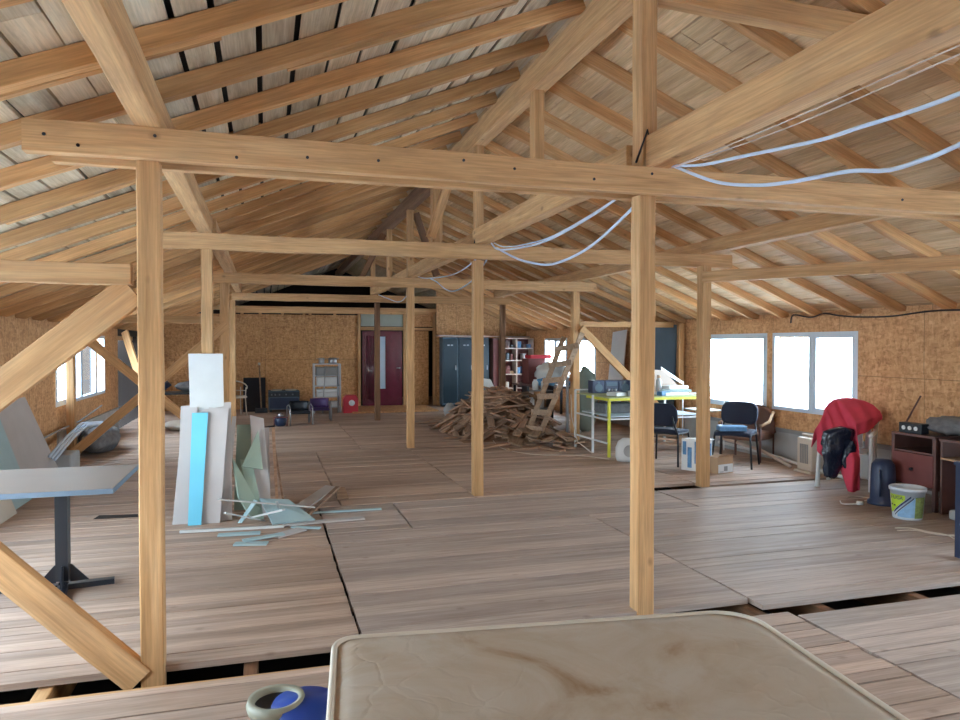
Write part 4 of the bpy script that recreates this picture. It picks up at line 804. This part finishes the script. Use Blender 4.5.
def speaker_parts(t):
    b = MB(); b.box(-.10, .10, -.09, .09, 0, .20); b.build('case', M['navy'], t, bevel=.01)
    b = MB(); b.tube([(0, -.088, .085), (0, -.098, .085)], .065, 22); b.build('woofer', M['slate'], t, smooth=False)
    b = MB(); b.tube([(0, -.088, .165), (0, -.096, .165)], .022, 14); b.build('tweeter', M['slate'], t, smooth=False)
speaker_parts(t)
t2 = thing('speaker', 'navy stereo speaker at the mattress post end of the stereo', 'speaker', (5.40, 10.25, .851), 0, 'stereo set on the bench'); speaker_parts(t2)
t = thing('stereo', 'navy stereo centre unit between its two speakers', 'stereo', (5.175, 10.25, .851), 0, 'stereo set on the bench')
b = MB(); b.box(-.115, .115, -.09, .09, 0, .20); b.build('case', M['navy'], t, bevel=.008)
b = MB(); b.box(-.09, .09, -.096, -.09, .11, .17); b.build('display', M['slate'], t)
for x in (-.06, .0, .06): b = MB(); b.tube([(x, -.09, .05), (x, -.11, .05)], .017, 12); b.build('knob', M['chrome'], t, smooth=True)
G1 = 'papers and odds piled on the bench'
for i, (x, y, w_, d_, h, a, mt_, lab) in enumerate((
    (4.98, 9.62, .22, .2, .05, 20, 'paper', 'crumpled paper packet in front of the stereo'), (5.2, 9.55, .16, .12, .07, -15, 'grey', 'grey tool case in front of the stereo'), (5.36, 9.6, .10, .1, .05, 0, 'white', 'small white packet near the mattress post on the bench'),
    (5.66, 9.45, .16, .12, .06, 10, 'bluebox', 'small blue carton beside the bottle on the bench'), (5.85, 9.55, .42, .28, .045, 8, 'paper', 'thick paper stack at the bottom of the bench pile'),
    (5.95, 9.65, .46, .3, .03, -12, 'gypp', 'pale teal folder resting on the thick paper stack'), (6.0, 9.75, .40, .26, .05, 14, 'paper', 'tilted white papers on top of the teal folder'))):
    zz = .851 + (0, 0, 0, 0, 0, .047, .079)[i]
    m_ = Matrix.Translation((x, y, zz)) @ Matrix.Rotation(R(a), 4, 'Z'); b = MB(); b.box(-w_ / 2, w_ / 2, -d_ / 2, d_ / 2, 0, h, m_); tag(b.build('bench_packet', M[mt_], bevel=.004), lab, 'packet', G1)
slab('cardboard_sheet', [(5.50, 9.95, .855), (6.28, 9.95, .90), (6.0, 10.02, 1.20), (5.55, 10.02, 1.24)], .006, M['card2'], 'large grey-brown card sheet standing on the bench behind the bottle', 'card')
slab('white_sheet', [(5.97, 10.03, 1.18), (6.36, 10.03, .97), (6.38, 10.06, 1.01), (5.97, 10.06, 1.26)], .006, M['paper'], 'white sheet slanting down across the bench papers', 'paper')
slab('white_card', [(5.70, 10.036, 0.86), (5.82, 10.036, 0.86), (5.83, 10.04, 1.36), (5.70, 10.04, 1.37)], .012, M['paper'], 'white card sticking up behind the grey-brown card sheet', 'card')
t = thing('spray_bottle', 'pale grey bottle standing on the bench before the card sheet', 'bottle', (5.74, 9.72, .851))
b = MB(); b.lathe([(.04, 0), (.045, .01), (.045, .20), (.025, .24), (.025, .26)], 16); b.build('body', M['styro'], t, smooth=True)
b = MB(); b.lathe([(.028, .25), (.028, .29), (0, .29)], 12); b.build('cap', M['card'], t, smooth=True)
t = thing('wire_stand', 'thin white wire table standing at the window end of the bench', 'stand', (6.45, 9.55, 0))
b = MB()
for (x, y) in ((-.18, -.15), (.22, -.15), (-.18, .35), (.22, .35)): b.tube([(x, y, 0), (x, y, .84)], .009, 6)
b.tube([(-.18, -.15, .84), (.22, -.15, .84), (.22, .35, .84), (-.18, .35, .84), (-.18, -.15, .84)], .009, 6); b.build('frame', M['white'], t)
b = MB(); b.box(-.17, .21, -.14, .34, .60, .615); b.build('shelf', M['paper'], t)
for i in range(4):
    slab('shelf_plank', [(5.5 + i * .02, 9.45 + i * .1, .15 + i * .05), (6.3, 9.5 + i * .1, .05 + i * .05), (6.3, 9.56 + i * .1, .05 + i * .05), (5.5 + i * .02, 9.51 + i * .1, .15 + i * .05)], .03, M['scrap'], ['first', 'second', 'third', 'last'][i] + ' of four slanting laths under the bench, counted from the front', 'lath', 'laths under the bench')
b = MB(); b.box(4.85, 5.4, 9.75, 10.1, .577, .72); tag(b.build('storage_box', M['greycloth'], bevel=.01), 'dark grey box on the lower shelf of the bench', 'box')
t = thing('tape_dispenser', 'white plastic fan heater on the floor at the yellow bench leg', 'heater', (4.78, 8.95, 0), R(-10))
b = MB(); b.lathe([(.13, 0), (.145, .05), (.145, .18), (.11, .27), (.05, .31), (0, .315)], 20); b.build('body', M['white'], t, smooth=True)
b = MB(); b.tube([(0, -.13, .15), (0, -.155, .15)], .08, 20); b.build('grille', M['styro'], t)
t.name = 'fan_heater'
blob('tarp', (5.62, 12.1, 0), .24, .22, .60, M['greenbag'], 'grey-green tarpaulin heap standing behind the stereo', 'tarpaulin', seed=31, amp=.12)
slab('pale_board', [(6.60, 12.6, .30), (6.62, 13.25, .30), (6.81, 13.3, 1.86), (6.81, 12.72, 1.90)], -.02, M['white'], 'tall pale board leaning by the far windows behind the brace', 'board')
slab('slate_board', [(6.74, 10.95, .02), (6.74, 11.75, .02), (6.83, 11.75, 1.95), (6.83, 10.95, 1.95)], -.02, M['slate'], 'tall slate blue board against the wall behind the bench papers', 'board')

# ------------------------------------------------------------------ office chairs
def office_chair(lab, x, y, rz):
    t = thing('office_chair', lab, 'chair', (x, y, 0), R(rz), 'black office chairs')
    b = MB(); n = 10
    b.grid(lambda u, v: Vector(((u - .5) * .46 * (1 - .25 * max(0, abs(v - .5) - .35)), -.22 + .43 * v, .445 + .012 * math.cos((u - .5) * 3) - .02 * (1 - v) ** 4)), 8, 8)
    b.build('seat', M['fabric'], t, smooth=True, solid=.045)
    b = MB()
    b.grid(lambda u, v: Vector(((u - .5) * .47 * (1 - .22 * (2 * v - 1) ** 4), .235 + .05 * v - .05 * (2 * u - 1) ** 2 + .02, .53 + .30 * (v - .5) * (1 - .15 * (2 * u - 1) ** 6) + .15)), 12, 8)
    b.build('backrest', M['fabric'], t, smooth=True, solid=.035)
    for s_ in (-1, 1):
        b = MB(); b.tube([(s_ * .255, -.24, 0), (s_ * .225, -.19, .40), (s_ * .225, -.16, .425)], .0135, 8); b.build('leg', M['black'], t, smooth=True)
        b = MB(); b.tube([(s_ * .255, .26, 0), (s_ * .225, .19, .41), (s_ * .225, .17, .425)], .0135, 8); b.build('leg', M['black'], t, smooth=True)
        b = MB(); b.tube([(s_ * .225, -.18, .42), (s_ * .225, .20, .42), (s_ * .20, .27, .56), (s_ * .19, .30, .66)], .012, 8); b.build('side_rail', M['black'], t, smooth=True)
    for y_ in (-.17, .17): b = MB(); b.tube([(-.225, y_, .42), (.225, y_, .42)], .012, 8); b.build('cross_rail', M['black'], t, smooth=True)
    return t
office_chair('empty black office chair seen from behind, between the mattress post and the box post', 5.22, 8.62, 127)
office_chair('black office chair with a blue and white packet on its seat', 5.98, 8.18, -48)
t = thing('blue_packet', 'blue and white packet lying on the seat of the second black chair', 'packet', (5.86, 8.10, .478), R(-20))
b = MB(); b.box(-.17, .17, -.10, .10, 0, .055); b.build('box_body', M['bluebox'], t, bevel=.006)
b = MB(); b.box(-.16, .18, -.09, .11, .056, .064); b.build('lid', M['labelblue'], t, bevel=.002)
# brown easy chair against the window wall
t = thing('easy_chair', 'rounded brown easy chair behind the second black chair, under the windows', 'chair', (6.50, 8.62, 0), R(-62))
b = MB(); b.box(-.27, .27, -.25, .25, .28, .40); b.build('seat', M['brownfab'], t, bevel=.04)
b = MB(); b.grid(lambda u, v: Vector(((u - .5) * .62, .22 + .08 * v - .10 * (2 * u - 1) ** 2, .36 + (.36 * math.sqrt(max(0, 1 - (abs(2 * u - 1)) ** 3)) + .02) * v)), 16, 8); b.build('backrest', M['brownfab'], t, smooth=True, solid=.05)
for s_ in (-1, 1):
    b = MB(); b.tube([(s_ * .30, -.24, .50), (s_ * .31, .0, .54), (s_ * .28, .20, .66)], .022, 8); b.build('armrest', M['card'], t, smooth=True)
    for y_ in (-.22, .22): b = MB(); b.tube([(s_ * .28, y_, 0), (s_ * .28, y_, .52)], .018, 8); b.build('leg', M['brownc'], t, smooth=True)
b = MB(); b.tube([(6.72, 9.6, .10), (6.70, 8.6, .09), (6.62, 7.62, .05), (6.58, 7.0, .03), (6.6, 6.75, .03)], .022, 8); tag(b.build('pipe', M['white'], smooth=True), 'white pipe lying along the foot of the window wall', 'pipe')
b = MB(); b.tube([(6.60, 9.4, .20), (6.55, 8.4, .15), (6.50, 7.75, .03)], .022, 8); tag(b.build('pipe', M['trimpale'], smooth=True), 'pale pole slanting down to the floor beside the finned heater', 'pole')
t = thing('panel_heater', 'cream upright heater with side grille against the window wall', 'heater', (6.55, 7.46, 0), R(0))
b = MB(); b.box(-.09, .16, -.13, .13, .03, .44); b.build('case', M['cream'], t, bevel=.02)
b = MB()
for k in range(5): b.box(-.098, -.088, -.07 + k * .03, -.055 + k * .03, .12, .36)
b.build('grille', M['grey'], t)
b = MB(); b.box(-.12, .18, -.15, .15, 0, .03); b.build('base', M['cream'], t, bevel=.008)
b = MB(); b.tube([(0.02, -.15, .46), (0.02, .15, .46)], .02, 8); b.build('top_rail', M['cream'], t, smooth=True)
# boxes under the chairs
t = thing('printed_carton', 'tall white and blue printed carton standing behind the box post', 'carton', (5.26, 7.98, 0), R(25))
b = MB(); b.box(-.08, .08, -.17, .17, 0, .40); b.build('box_body', M['white'], t, bevel=.004)
b = MB()
for (z0, z1, y0, y1) in ((.05, .36, -.15, -.09), (.10, .38, -.06, -.02), (.04, .30, .02, .08), (.2, .37, .10, .15)): b.box(-.083, -.0802, y0, y1, z0, z1)
for (z0, z1, y0, y1) in ((.05, .34, -.06, -.02), (.12, .36, .02, .06)): b.box(y0, y1, -.173, -.1702, z0, z1)
b.build('blue_print', M['bluebox'], t)
b = MB(); b.box(-.10, .10, -.19, .05, .401, .412); b.build('flap', M['white'], t)
t = thing('cardboard_box', 'small open cardboard box with white label at the foot of the box post', 'box', (5.47, 7.80, 0), R(12))
b = MB(); b.box(-.13, .13, -.10, .10, 0, .205); b.build('box_body', M['card'], t)
b = MB(); b.box(-.125, .125, -.104, -.1005, .01, .115); lb_ = b.build('label', M['white'], t)
b = MB(); b.box(-.03, .03, -.106, -.1042, .03, .09); b.box(-.10, -.04, -.106, -.1042, .02, .028); b.build('print', M['grey'], lb_)
b = MB(); b.hexa([(-.13, -.10, .205), (.13, -.10, .205), (.13, -.098, .205), (-.13, -.098, .205), (-.13, -.12, .235), (.13, -.12, .235), (.13, -.118, .235), (-.13, -.118, .235)]); b.build('flap', M['card'], t)
blob('paper_roll', (5.62, 8.5, 0), .05, .14, .06, M['white'], 'white plastic scrap on the floor under the second black chair', 'scrap', seed=44)

# ------------------------------------------------------------------ plastic armchair with red cloth and black bag
PC = (6.35, 6.63, 0); PR = R(-53.5)
t = thing('plastic_armchair', 'white plastic armchair under the red cloth by the window wall', 'chair', PC, PR)
b = MB(); b.grid(lambda u, v: Vector(((u - .5) * .44, -.22 + .42 * v, .41 - .02 * math.sin(math.pi * v) - .015 * math.sin(math.pi * u))), 8, 8); b.build('seat', M['white'], t, smooth=True, solid=.02)
b = MB()
for k in range(5):
    x = -.16 + k * .08; b.bar((x, .21, .42), (x * 1.05, .29, .80), .045, .012)
b.grid(lambda u, v: Vector(((u - .5) * .46, .285 + .02 * v - .03 * (2 * u - 1) ** 2, .78 + .07 * v + .02 * math.sin(math.pi * u))), 10, 2); b.build('backrest', M['white'], t, solid=.012)
for s_ in (-1, 1):
    b = MB(); b.tube([(s_ * .27, -.26, 0), (s_ * .26, -.23, .40), (s_ * .255, -.20, .60)], [.026, .022, .02], 8); b.build('leg', M['white'], t, smooth=True)
    b = MB(); b.tube([(s_ * .26, .28, 0), (s_ * .23, .20, .42), (s_ * .24, .26, .62), (s_ * .22, .29, .84)], [.024, .022, .02, .02], 8); b.build('leg', M['white'], t, smooth=True)
    b = MB(); b.tube([(s_ * .255, -.23, .605), (s_ * .265, -.10, .625), (s_ * .26, .08, .63), (s_ * .245, .27, .73)], .024, 8); b.build('armrest', M['white'], t, smooth=True)
rv, fv = Vector((.958, -.286, 0)), Vector((.286, .958, 0)); OC = Vector((6.30, 6.50, 0))
# columns: (sideways, depth at top, top z, bottom z, depth at bottom)
cols = [(-.42, .02, .66, .42, -.02), (-.36, .04, .74, .36, -.04), (-.30, .10, .80, .34, -.06), (-.235, .18, .86, .30, -.12), (-.215, .22, .88, .03, -.30), (-.15, .26, .93, .02, -.31), (-.09, .28, .97, .03, -.30), (-.065, .28, .975, .60, -.16),
        (.02, .28, .99, .62, -.12), (.12, .25, .985, .64, -.06), (.22, .21, .955, .68, .02), (.31, .18, .91, .73, .08), (.38, .17, .84, .76, .12)]
def cloth(u, v):
    f_ = u * (len(cols) - 1); i = min(int(f_), len(cols) - 2); w_ = f_ - i; c_ = [cols[i][k] * (1 - w_) + cols[i + 1][k] * w_ for k in range(5)]
    s_, d0, zt, zb, d1 = c_
    if v < .2: q = v / .2; z = zt - .22 * (1 - q) ** 1.5; d = d0 + .10 * (1 - q)
    else: q = (v - .2) / .8; z = zt + (zb - zt) * q; d = d0 + (d1 - d0) * min(1, q * 1.6) ** .8
    fold = .018 * math.sin(u * 38 + v * 3) * (0.3 + v) + .012 * NZ.noise(Vector((u * 9, v * 6, 1)))
    return OC + rv * (s_ + fold * .5) + fv * (d + fold) + Vector((0, 0, z + .010 * NZ.noise(Vector((u * 7, v * 7, 8)))))
b = MB(); b.grid(cloth, 60, 30); o = b.build('red_cloth', M['red'], smooth=True, solid=.008); tag(o, 'red cloth draped over the white plastic armchair down to the floor', 'cloth')
b = MB()
def bag(u, v):
    a = u * 2 * math.pi; z = .70 - .55 * v
    cx = -.24 - .10 * v; hw_ = (.165 - .10 * v ** 2) * (1 if v > .06 else v / .06 * .8 + .2); th = .075 * (1 - .45 * v)
    if v > .97: hw_ *= .5
    r_ = 1 + .22 * NZ.noise(Vector((math.cos(a) * 2.2, math.sin(a) * 2.2, v * 5))) + .10 * NZ.noise(Vector((math.cos(a) * 6, math.sin(a) * 6, v * 13)))
    return OC + rv * (cx + hw_ * math.cos(a) * r_) + fv * (-.17 + th * math.sin(a) * r_) + Vector((0, 0, z + .02 * NZ.noise(Vector((a, v * 6, 3)))))
b.grid(bag, 36, 26); bmesh.ops.remove_doubles(b.bm, verts=b.bm.verts, dist=.0005); bmesh.ops.holes_fill(b.bm, edges=b.bm.edges)
def bag2(u, v):
    a = u * 2 * math.pi; z = .56 - .34 * v; hw_ = .075 * (math.sin(math.pi * min(max(v, .03), .97)) ** .5)
    r_ = 1 + .25 * NZ.noise(Vector((math.cos(a) * 2.2, math.sin(a) * 2.2, v * 5 + 9)))
    return OC + rv * (-.15 - .03 * v + hw_ * math.cos(a) * r_) + fv * (-.22 + .045 * math.sin(a) * r_) + Vector((0, 0, z))
b.grid(bag2, 24, 14)
o = b.build('black_jacket', M['navygloss'], smooth=True); tag(o, 'glossy black jacket hanging from the arm of the red-covered chair', 'jacket')

# ------------------------------------------------------------------ bin, bucket, brown cabinet and desk at the window wall
t = thing('blue_bin', 'dark blue rounded plastic bin behind the white bucket', 'bin', (5.95, 5.76, 0))
b = MB(); b.lathe([(.14, 0), (.14, .03), (.118, .05), (.112, .33), (.105, .40), (.07, .45), (0, .46)], 28); b.build('bin_body', M['navy'], t, smooth=True)
b = MB(); b.tube([(-.10, -.06, .36), (-.12, -.08, .24), (-.13, -.09, .10)], .010, 6); b.build('handle', M['navy'], t, smooth=True)
BX, BY = 5.72, 5.24
t = thing('bucket', 'white plastic bucket with lime and blue striped label', 'bucket', (BX - .02, BY, 0)); t.scale = (.87, .87, .9)
b = MB(); b.lathe([(.138, 0), (.142, .01), (.166, .29), (.176, .285), (.178, .315), (.170, .322), (.158, .318), (.150, .20), (.135, .03), (0, .03)], 48); b.build('bucket_body', M['bucket'], t, smooth=True)
A0 = math.atan2(-BY, -BX)
def br(z): return .1425 + (.166 - .142) * (z - .01) / .28
def patch(b, d0, d1, z0f, z1f, lift, n=16):
    def f(u, v):
        d = d0 + (d1 - d0) * u; z0, z1 = z0f(d), z1f(d); z = z0 + (z1 - z0) * v; r_ = br(z) + lift; a = A0 + R(d)
        return Vector((r_ * math.cos(a), r_ * math.sin(a), z))
    b.grid(f, n, 3)
K_ = lambda c_: (lambda d: c_)
diag = lambda off: (lambda d: min(.27, max(.02, .055 + (d + 53) / 63 * .165 + off)))
b = MB(); patch(b, -72, -8, lambda d: max(.06, min(.25, diag(.03)(d))), K_(.25), .0012); lab_ = b.build('lime_print', M['lime'], t, smooth=True)
b = MB(); patch(b, -53, 12, diag(.004), diag(.024), .0016); patch(b, -50, 22, diag(-.03), diag(-.016), .0016); b.build('stripe', M['ink'], t, smooth=True)
b = MB(); patch(b, -38, 27, K_(.025), lambda d: max(.03, diag(-.036)(d)), .0012); b.build('blue_print', M['labelblue'], t, smooth=True)
b = MB(); patch(b, 27, 72, K_(.02), K_(.235), .0012); b.build('green_print', M['labelgreen'], t, smooth=True)
b = MB(); patch(b, -70, -58, K_(.135), K_(.15), .002); patch(b, -54, -44, K_(.13), K_(.145), .002); b.build('print_mark', M['black'], t, smooth=True)
tx = bpy.data.curves.new('lettering', 'FONT'); tx.body = 'FUGA'; tx.size = .052; tx.extrude = .0006; tx.align_x = 'CENTER'; tx.materials.append(M['ink'])
tmp_ = bpy.data.objects.new('lettering_curve', tx); to = bpy.data.objects.new('lettering', bpy.data.meshes.new_from_object(tmp_)); bpy.data.objects.remove(tmp_); COL.objects.link(to); to.parent = t
a_ = A0 + R(-36); to.location = ((br(.22) + .004) * math.cos(a_), (br(.22) + .004) * math.sin(a_), .205); to.rotation_euler = (R(90), 0, a_ + R(90))
b = MB(); b.tube([Vector((.176 * math.cos(A0 + R(90 + s_)), .176 * math.sin(A0 + R(90 + s_)), .30 - .10 * math.sin(R(s_ + 0)) ** 2)) for s_ in range(0, 181, 20)], .0035, 6); b.build('handle', M['white'], t, smooth=True)

t = thing('drawer_cabinet', 'reddish brown cabinet with open niche and drawer behind the white bucket', 'cabinet', (6.36, 5.56, 0))
b = MB(); b.box(-.26, .42, -.25, .25, .70, .725); b.build('cabinet_top', M['brownc'], t, bevel=.004)
for y in (-.25, .235): b = MB(); b.box(-.25, .42, y, y + .015, .20, .70); b.build('side_panel', M['brownc'], t)
b = MB(); b.box(-.25, .42, -.235, .235, .54, .555); b.box(-.25, .42, -.235, .235, .20, .215); b.box(.405, .42, -.235, .235, .215, .70); b.build('inner_boards', M['brownc'], t)
b = MB(); b.box(-.262, -.25, -.23, .23, .225, .535); dr = b.build('drawer', M['maroon'], t, bevel=.003)
b = MB(); b.tube([(-.262, 0, .38), (-.285, 0, .38)], .016, 12); b.build('knob', M['black'], dr, smooth=True)
for x in (-.235, .40):
    for y in (-.235, .235): b = MB(); b.box(x - .018, x + .018, y - .018, y + .018, 0, .70 if x < 0 else .2); b.build('leg', M['brownc'], t)
t = thing('side_desk', 'dark desk with open niche beside the brown cabinet, piled with cloth', 'desk', (6.42, 4.55, 0))
b = MB(); b.box(-.32, .40, -.72, .72, .69, .715); b.build('desk_top', M['brownc'], t, bevel=.004)
b = MB(); b.box(-.32, .38, -.70, .70, .52, .54); b.build('niche_floor', M['card'], t)
for y in (-.71, .69): b = MB(); b.box(-.31, .38, y, y + .02, .0, .69); b.build('side_panel', M['brownc'], t)
b = MB(); b.box(.10, .12, -.69, .69, .10, .52); b.build('modesty_panel', M['navy'], t)
G1 = 'folded cloths on the desk at the window wall'
for i, (x, y, rx_, ry_, rz_, mt_, lab) in enumerate(((6.45, 5.35, .28, .28, .09, 'greycloth', 'crumpled grey cloth lying on the corner of the brown cabinet'), (6.42, 4.75, .30, .34, .11, 'greycloth', 'big grey cloth heap on the desk beside the brown cabinet'), (6.55, 4.2, .22, .3, .12, 'grey', 'grey bundled cloth farther along the desk'))):
    blob('cloth_bundle', (x, y, .7255 if i == 0 else .7155), rx_, ry_, rz_, M[mt_], lab, 'cloth', seed=50 + i, amp=.35, group=G1, freq=4)
b = MB(); b.box(6.40, 6.78, 4.6, 5.25, .925, .95); tag(b.build('dark_tray', M['black'], bevel=.005), 'flat dark tray lying on top of the grey cloth heap', 'tray')
t = thing('socket_block', 'black block with three white sockets on the brown cabinet', 'socket', (6.18, 5.62, .7255))
b = MB(); b.box(-.05, .05, -.13, .13, 0, .10); b.build('case', M['black'], t, bevel=.006)
for k in range(3): b = MB(); b.tube([(-.05, -.07 + k * .07, .05), (-.056, -.07 + k * .07, .05)], .021, 14); b.build('socket', M['white'], t)
b = MB(); b.tube([(6.70, 6.28, .02), (6.72, 6.33, .55), (6.80, 6.10, 1.05)], .010, 6); tag(b.build('stick', M['brownc'], smooth=True), 'thin brown stick leaning on the wall behind the red-covered chair', 'stick')
b = MB(); b.box(6.0, 6.10, 4.98, 5.08, 0, .09); tag(b.build('white_jug', M['styro'], bevel=.02), 'small grey container on the floor under the desk', 'container')
t = thing('near_table', 'small dark navy metal table standing in front of the dark desk', 'table', (5.34, 4.11, 0))
for (x, y) in ((-.35, 0.02), (.30, 0.02), (-.35, -.5), (.3, -.5)): b = MB(); b.box(x - .02, x + .02, y - .02, y + .02, 0, .70); b.build('leg', M['navy'], t)
b = MB(); b.box(-.38, .34, -.53, .05, .70, .725); b.build('tabletop', M['navy'], t)
b = MB(); b.bar((-.35, .02, .05), (-.35, -.5, .05), .03, .03); b.build('stretcher', M['navy'], t)

# ------------------------------------------------------------------ cables and conduits
def cable(name, pts, r_, mat, lab, cat='cable', group=None, n=6):
    P_ = [Vector(p) for p in pts]; out = []
    for i in range(len(P_) - 1):
        p0, p1, p2, p3 = P_[max(i - 1, 0)], P_[i], P_[i + 1], P_[min(i + 2, len(P_) - 1)]
        for k in range(n):
            s_ = k / n; out.append(.5 * ((2 * p1) + (-p0 + p2) * s_ + (2 * p0 - 5 * p1 + 4 * p2 - p3) * s_ ** 2 + (-p0 + 3 * p1 - 3 * p2 + p3) * s_ ** 3))
    out.append(P_[-1]); b = MB(); b.tube(out, r_, 10); return tag(b.build(name, M[mat], smooth=True), lab, cat, group)
cable('ceiling_conduit', [(2.28, 3.76, 2.655), (2.28, 3.43, 2.58), (2.28, 3.09, 2.54), (2.28, 2.58, 2.48), (2.28, 2.36, 2.47), (2.28, 1.89, 2.46), (2.28, 1.2, 2.52), (2.26, .4, 2.62)], .0085, 'conduit', 'upper thick bluish-white conduit hanging under the purlin above the mattress', 'conduit')
cable('ceiling_conduit', [(2.31, 3.76, 2.655), (2.32, 3.37, 2.48), (2.32, 3.04, 2.39), (2.32, 2.78, 2.35), (2.32, 2.44, 2.32), (2.32, 2.25, 2.28), (2.32, 2.1, 2.28), (2.32, 1.93, 2.30), (2.32, 1.3, 2.42), (2.3, .4, 2.60)], .009, 'conduit', 'lower sagging bluish-white conduit above the mattress', 'conduit')
for k, zz in enumerate((0.0, -.03)):
    cable('thin_wire', [(2.26, 3.70, 2.625), (2.26, 2.8, 2.61 + zz), (2.26, 1.9, 2.615 + zz), (2.26, 1.0, 2.62)], .003, 'wire', ['upper', 'lower'][k] + ' thin pink wire along the underside of the thick purlin', 'wire')
cable('ceiling_conduit', [(2.25, 7.14, 2.66), (2.25, 6.9, 2.56), (2.25, 6.2, 2.49), (2.25, 5.53, 2.47), (2.25, 4.7, 2.53), (2.25, 4.05, 2.63)], .009, 'conduit', 'upper white conduit loop between the front and second tie beams', 'conduit')
cable('ceiling_conduit', [(2.28, 7.14, 2.66), (2.28, 6.8, 2.575), (2.28, 6.2, 2.52), (2.28, 5.53, 2.50), (2.28, 4.7, 2.56), (2.27, 4.05, 2.64)], .006, 'conduit', 'thin white conduit just above the upper loop between the tie beams', 'conduit')
cable('ceiling_conduit', [(2.25, 6.95, 2.58), (2.25, 6.4, 2.42), (2.25, 5.99, 2.33), (2.25, 5.46, 2.26), (2.25, 4.76, 2.31), (2.25, 4.05, 2.50)], .010, 'conduit', 'lower sagging white conduit loop between the front and second tie beams', 'conduit')
cable('ceiling_conduit', [(2.25, 10.95, 2.66), (2.25, 10.38, 2.58), (2.25, 9.43, 2.51), (2.25, 8.63, 2.48), (2.25, 7.95, 2.52), (2.25, 7.3, 2.63)], .008, 'conduit', 'upper white conduit loop beyond the second tie beam', 'conduit')
cable('ceiling_conduit', [(2.25, 10.0, 2.54), (2.25, 9.61, 2.46), (2.25, 9.04, 2.31), (2.25, 8.53, 2.27), (2.25, 7.8, 2.34), (2.25, 7.3, 2.5)], .008, 'conduit', 'lower sagging white conduit loop beyond the second tie beam', 'conduit')
cable('ceiling_conduit', [(2.25, 14.9, 2.64), (2.25, 13.8, 2.50), (2.25, 12.6, 2.36), (2.25, 11.9, 2.40), (2.25, 11.15, 2.6)], .009, 'conduit', 'farthest white conduit loop, beyond the third tie beam', 'conduit')
cable('wall_cable', [(6.78, 8.1, 1.90), (6.74, 8.0, 2.0), (6.80, 7.75, 1.96), (6.78, 7.5, 2.0), (6.83, 7.3, 1.965), (6.835, 6.94, 1.935), (6.835, 6.5, 1.93), (6.835, 6.0, 1.965), (6.835, 5.4, 1.955), (6.835, 4.5, 1.96)], .010, 'blackcable', 'black cable along the top of the window wall above the bright windows')
cable('floor_cable', [(5.25, 4.95, .006), (5.38, 4.90, .006), (5.42, 4.76, .006), (5.47, 4.63, .006), (5.43, 4.50, .006), (5.6, 4.3, .006)], .005, 'cream', 'pale cable on the floor between the bucket and the desk')
cable('floor_cable', [(5.20, 4.88, .006), (5.36, 4.84, .006), (5.40, 4.70, .006), (5.52, 4.6, .006), (5.7, 4.5, .006)], .005, 'cream', 'second pale cable crossing the first one near the bucket')
t = cable('plug_lead', [(5.63, 5.98, .006), (5.55, 5.86, .006), (5.66, 5.79, .012)], .006, 'white', 'short white lead with plug on the floor before the red-covered chair', 'lead')
b = MB(); b.tube([(5.66, 5.79, .022), (5.71, 5.77, .022)], .02, 10); pg = b.build('plug', M['white'], smooth=True); pg.parent = t; pg.matrix_parent_inverse = Matrix.Translation(-Vector(t.location))
cable('floor_cable', [(5.83, 6.10, .006), (5.98, 6.10, .006), (6.02, 5.96, .006), (5.88, 5.92, .006)], .005, 'cream', 'pale cable loop on the floor between the plug lead and the blue bin')
cable('floor_cable', [(3.63, 11.4, .006), (3.5, 10.5, .006), (3.75, 9.8, .006), (4.3, 9.55, .006), (4.6, 9.1, .006)], .005, 'cream', 'thin pale cable lying on the floor in front of the wood heap')
b = MB(); b.hexa([(-1.52, 7.30, .0035), (-1.14, 7.28, .0035), (-1.16, 7.40, .0035), (-1.50, 7.45, .0035), (-1.52, 7.30, .0065), (-1.14, 7.28, .0065), (-1.16, 7.40, .0065), (-1.50, 7.45, .0065)]); tag(b.build('hole_shade_patch', M['shade_black']), 'dark patch painted for shade in a floor hole between the table and the plasterboard', 'hole patch')  # thin near-black patch drawn in place of a shaded hole

# dark bolt heads on the front tie beam, steel straps at the king posts
fb = [o for o in COL.objects if o.get('label', '').startswith('long front tie beam')][0]
for x, z in ((-0.97, 2.57), (-0.83, 2.53), (-0.50, 2.60), (-0.13, 2.525), (0.21, 2.55), (0.57, 2.56), (1.03, 2.595), (1.32, 2.57), (1.80, 2.545), (2.17, 2.60), (4.02, 2.555), (4.55, 2.54)):
    b = MB(); b.tube([(x, 3.7655, z), (x, 3.760, z)], 0.008, 10); o = b.build('bolt', M['black'], loc=(0, 0, 0)); o.parent = fb; o.matrix_parent_inverse = fb.matrix_world.inverted()
for key, pts in (('tall king post rising', [(2.08, 3.79, 2.665), (2.155, 3.79, 2.86), (2.19, 3.79, 2.70)]), ('king post above the mid-room post', [(2.09, 7.22, 2.66), (2.125, 7.22, 2.80), (2.17, 7.22, 2.66)])):
    k_ = [o for o in COL.objects if o.get('label', '').startswith(key)][0]
    b = MB(); b.tube(pts, 0.007, 6); o = b.build('steel_strap', M['black'], loc=(0, 0, 0)); o.parent = k_; o.matrix_parent_inverse = k_.matrix_world.inverted()
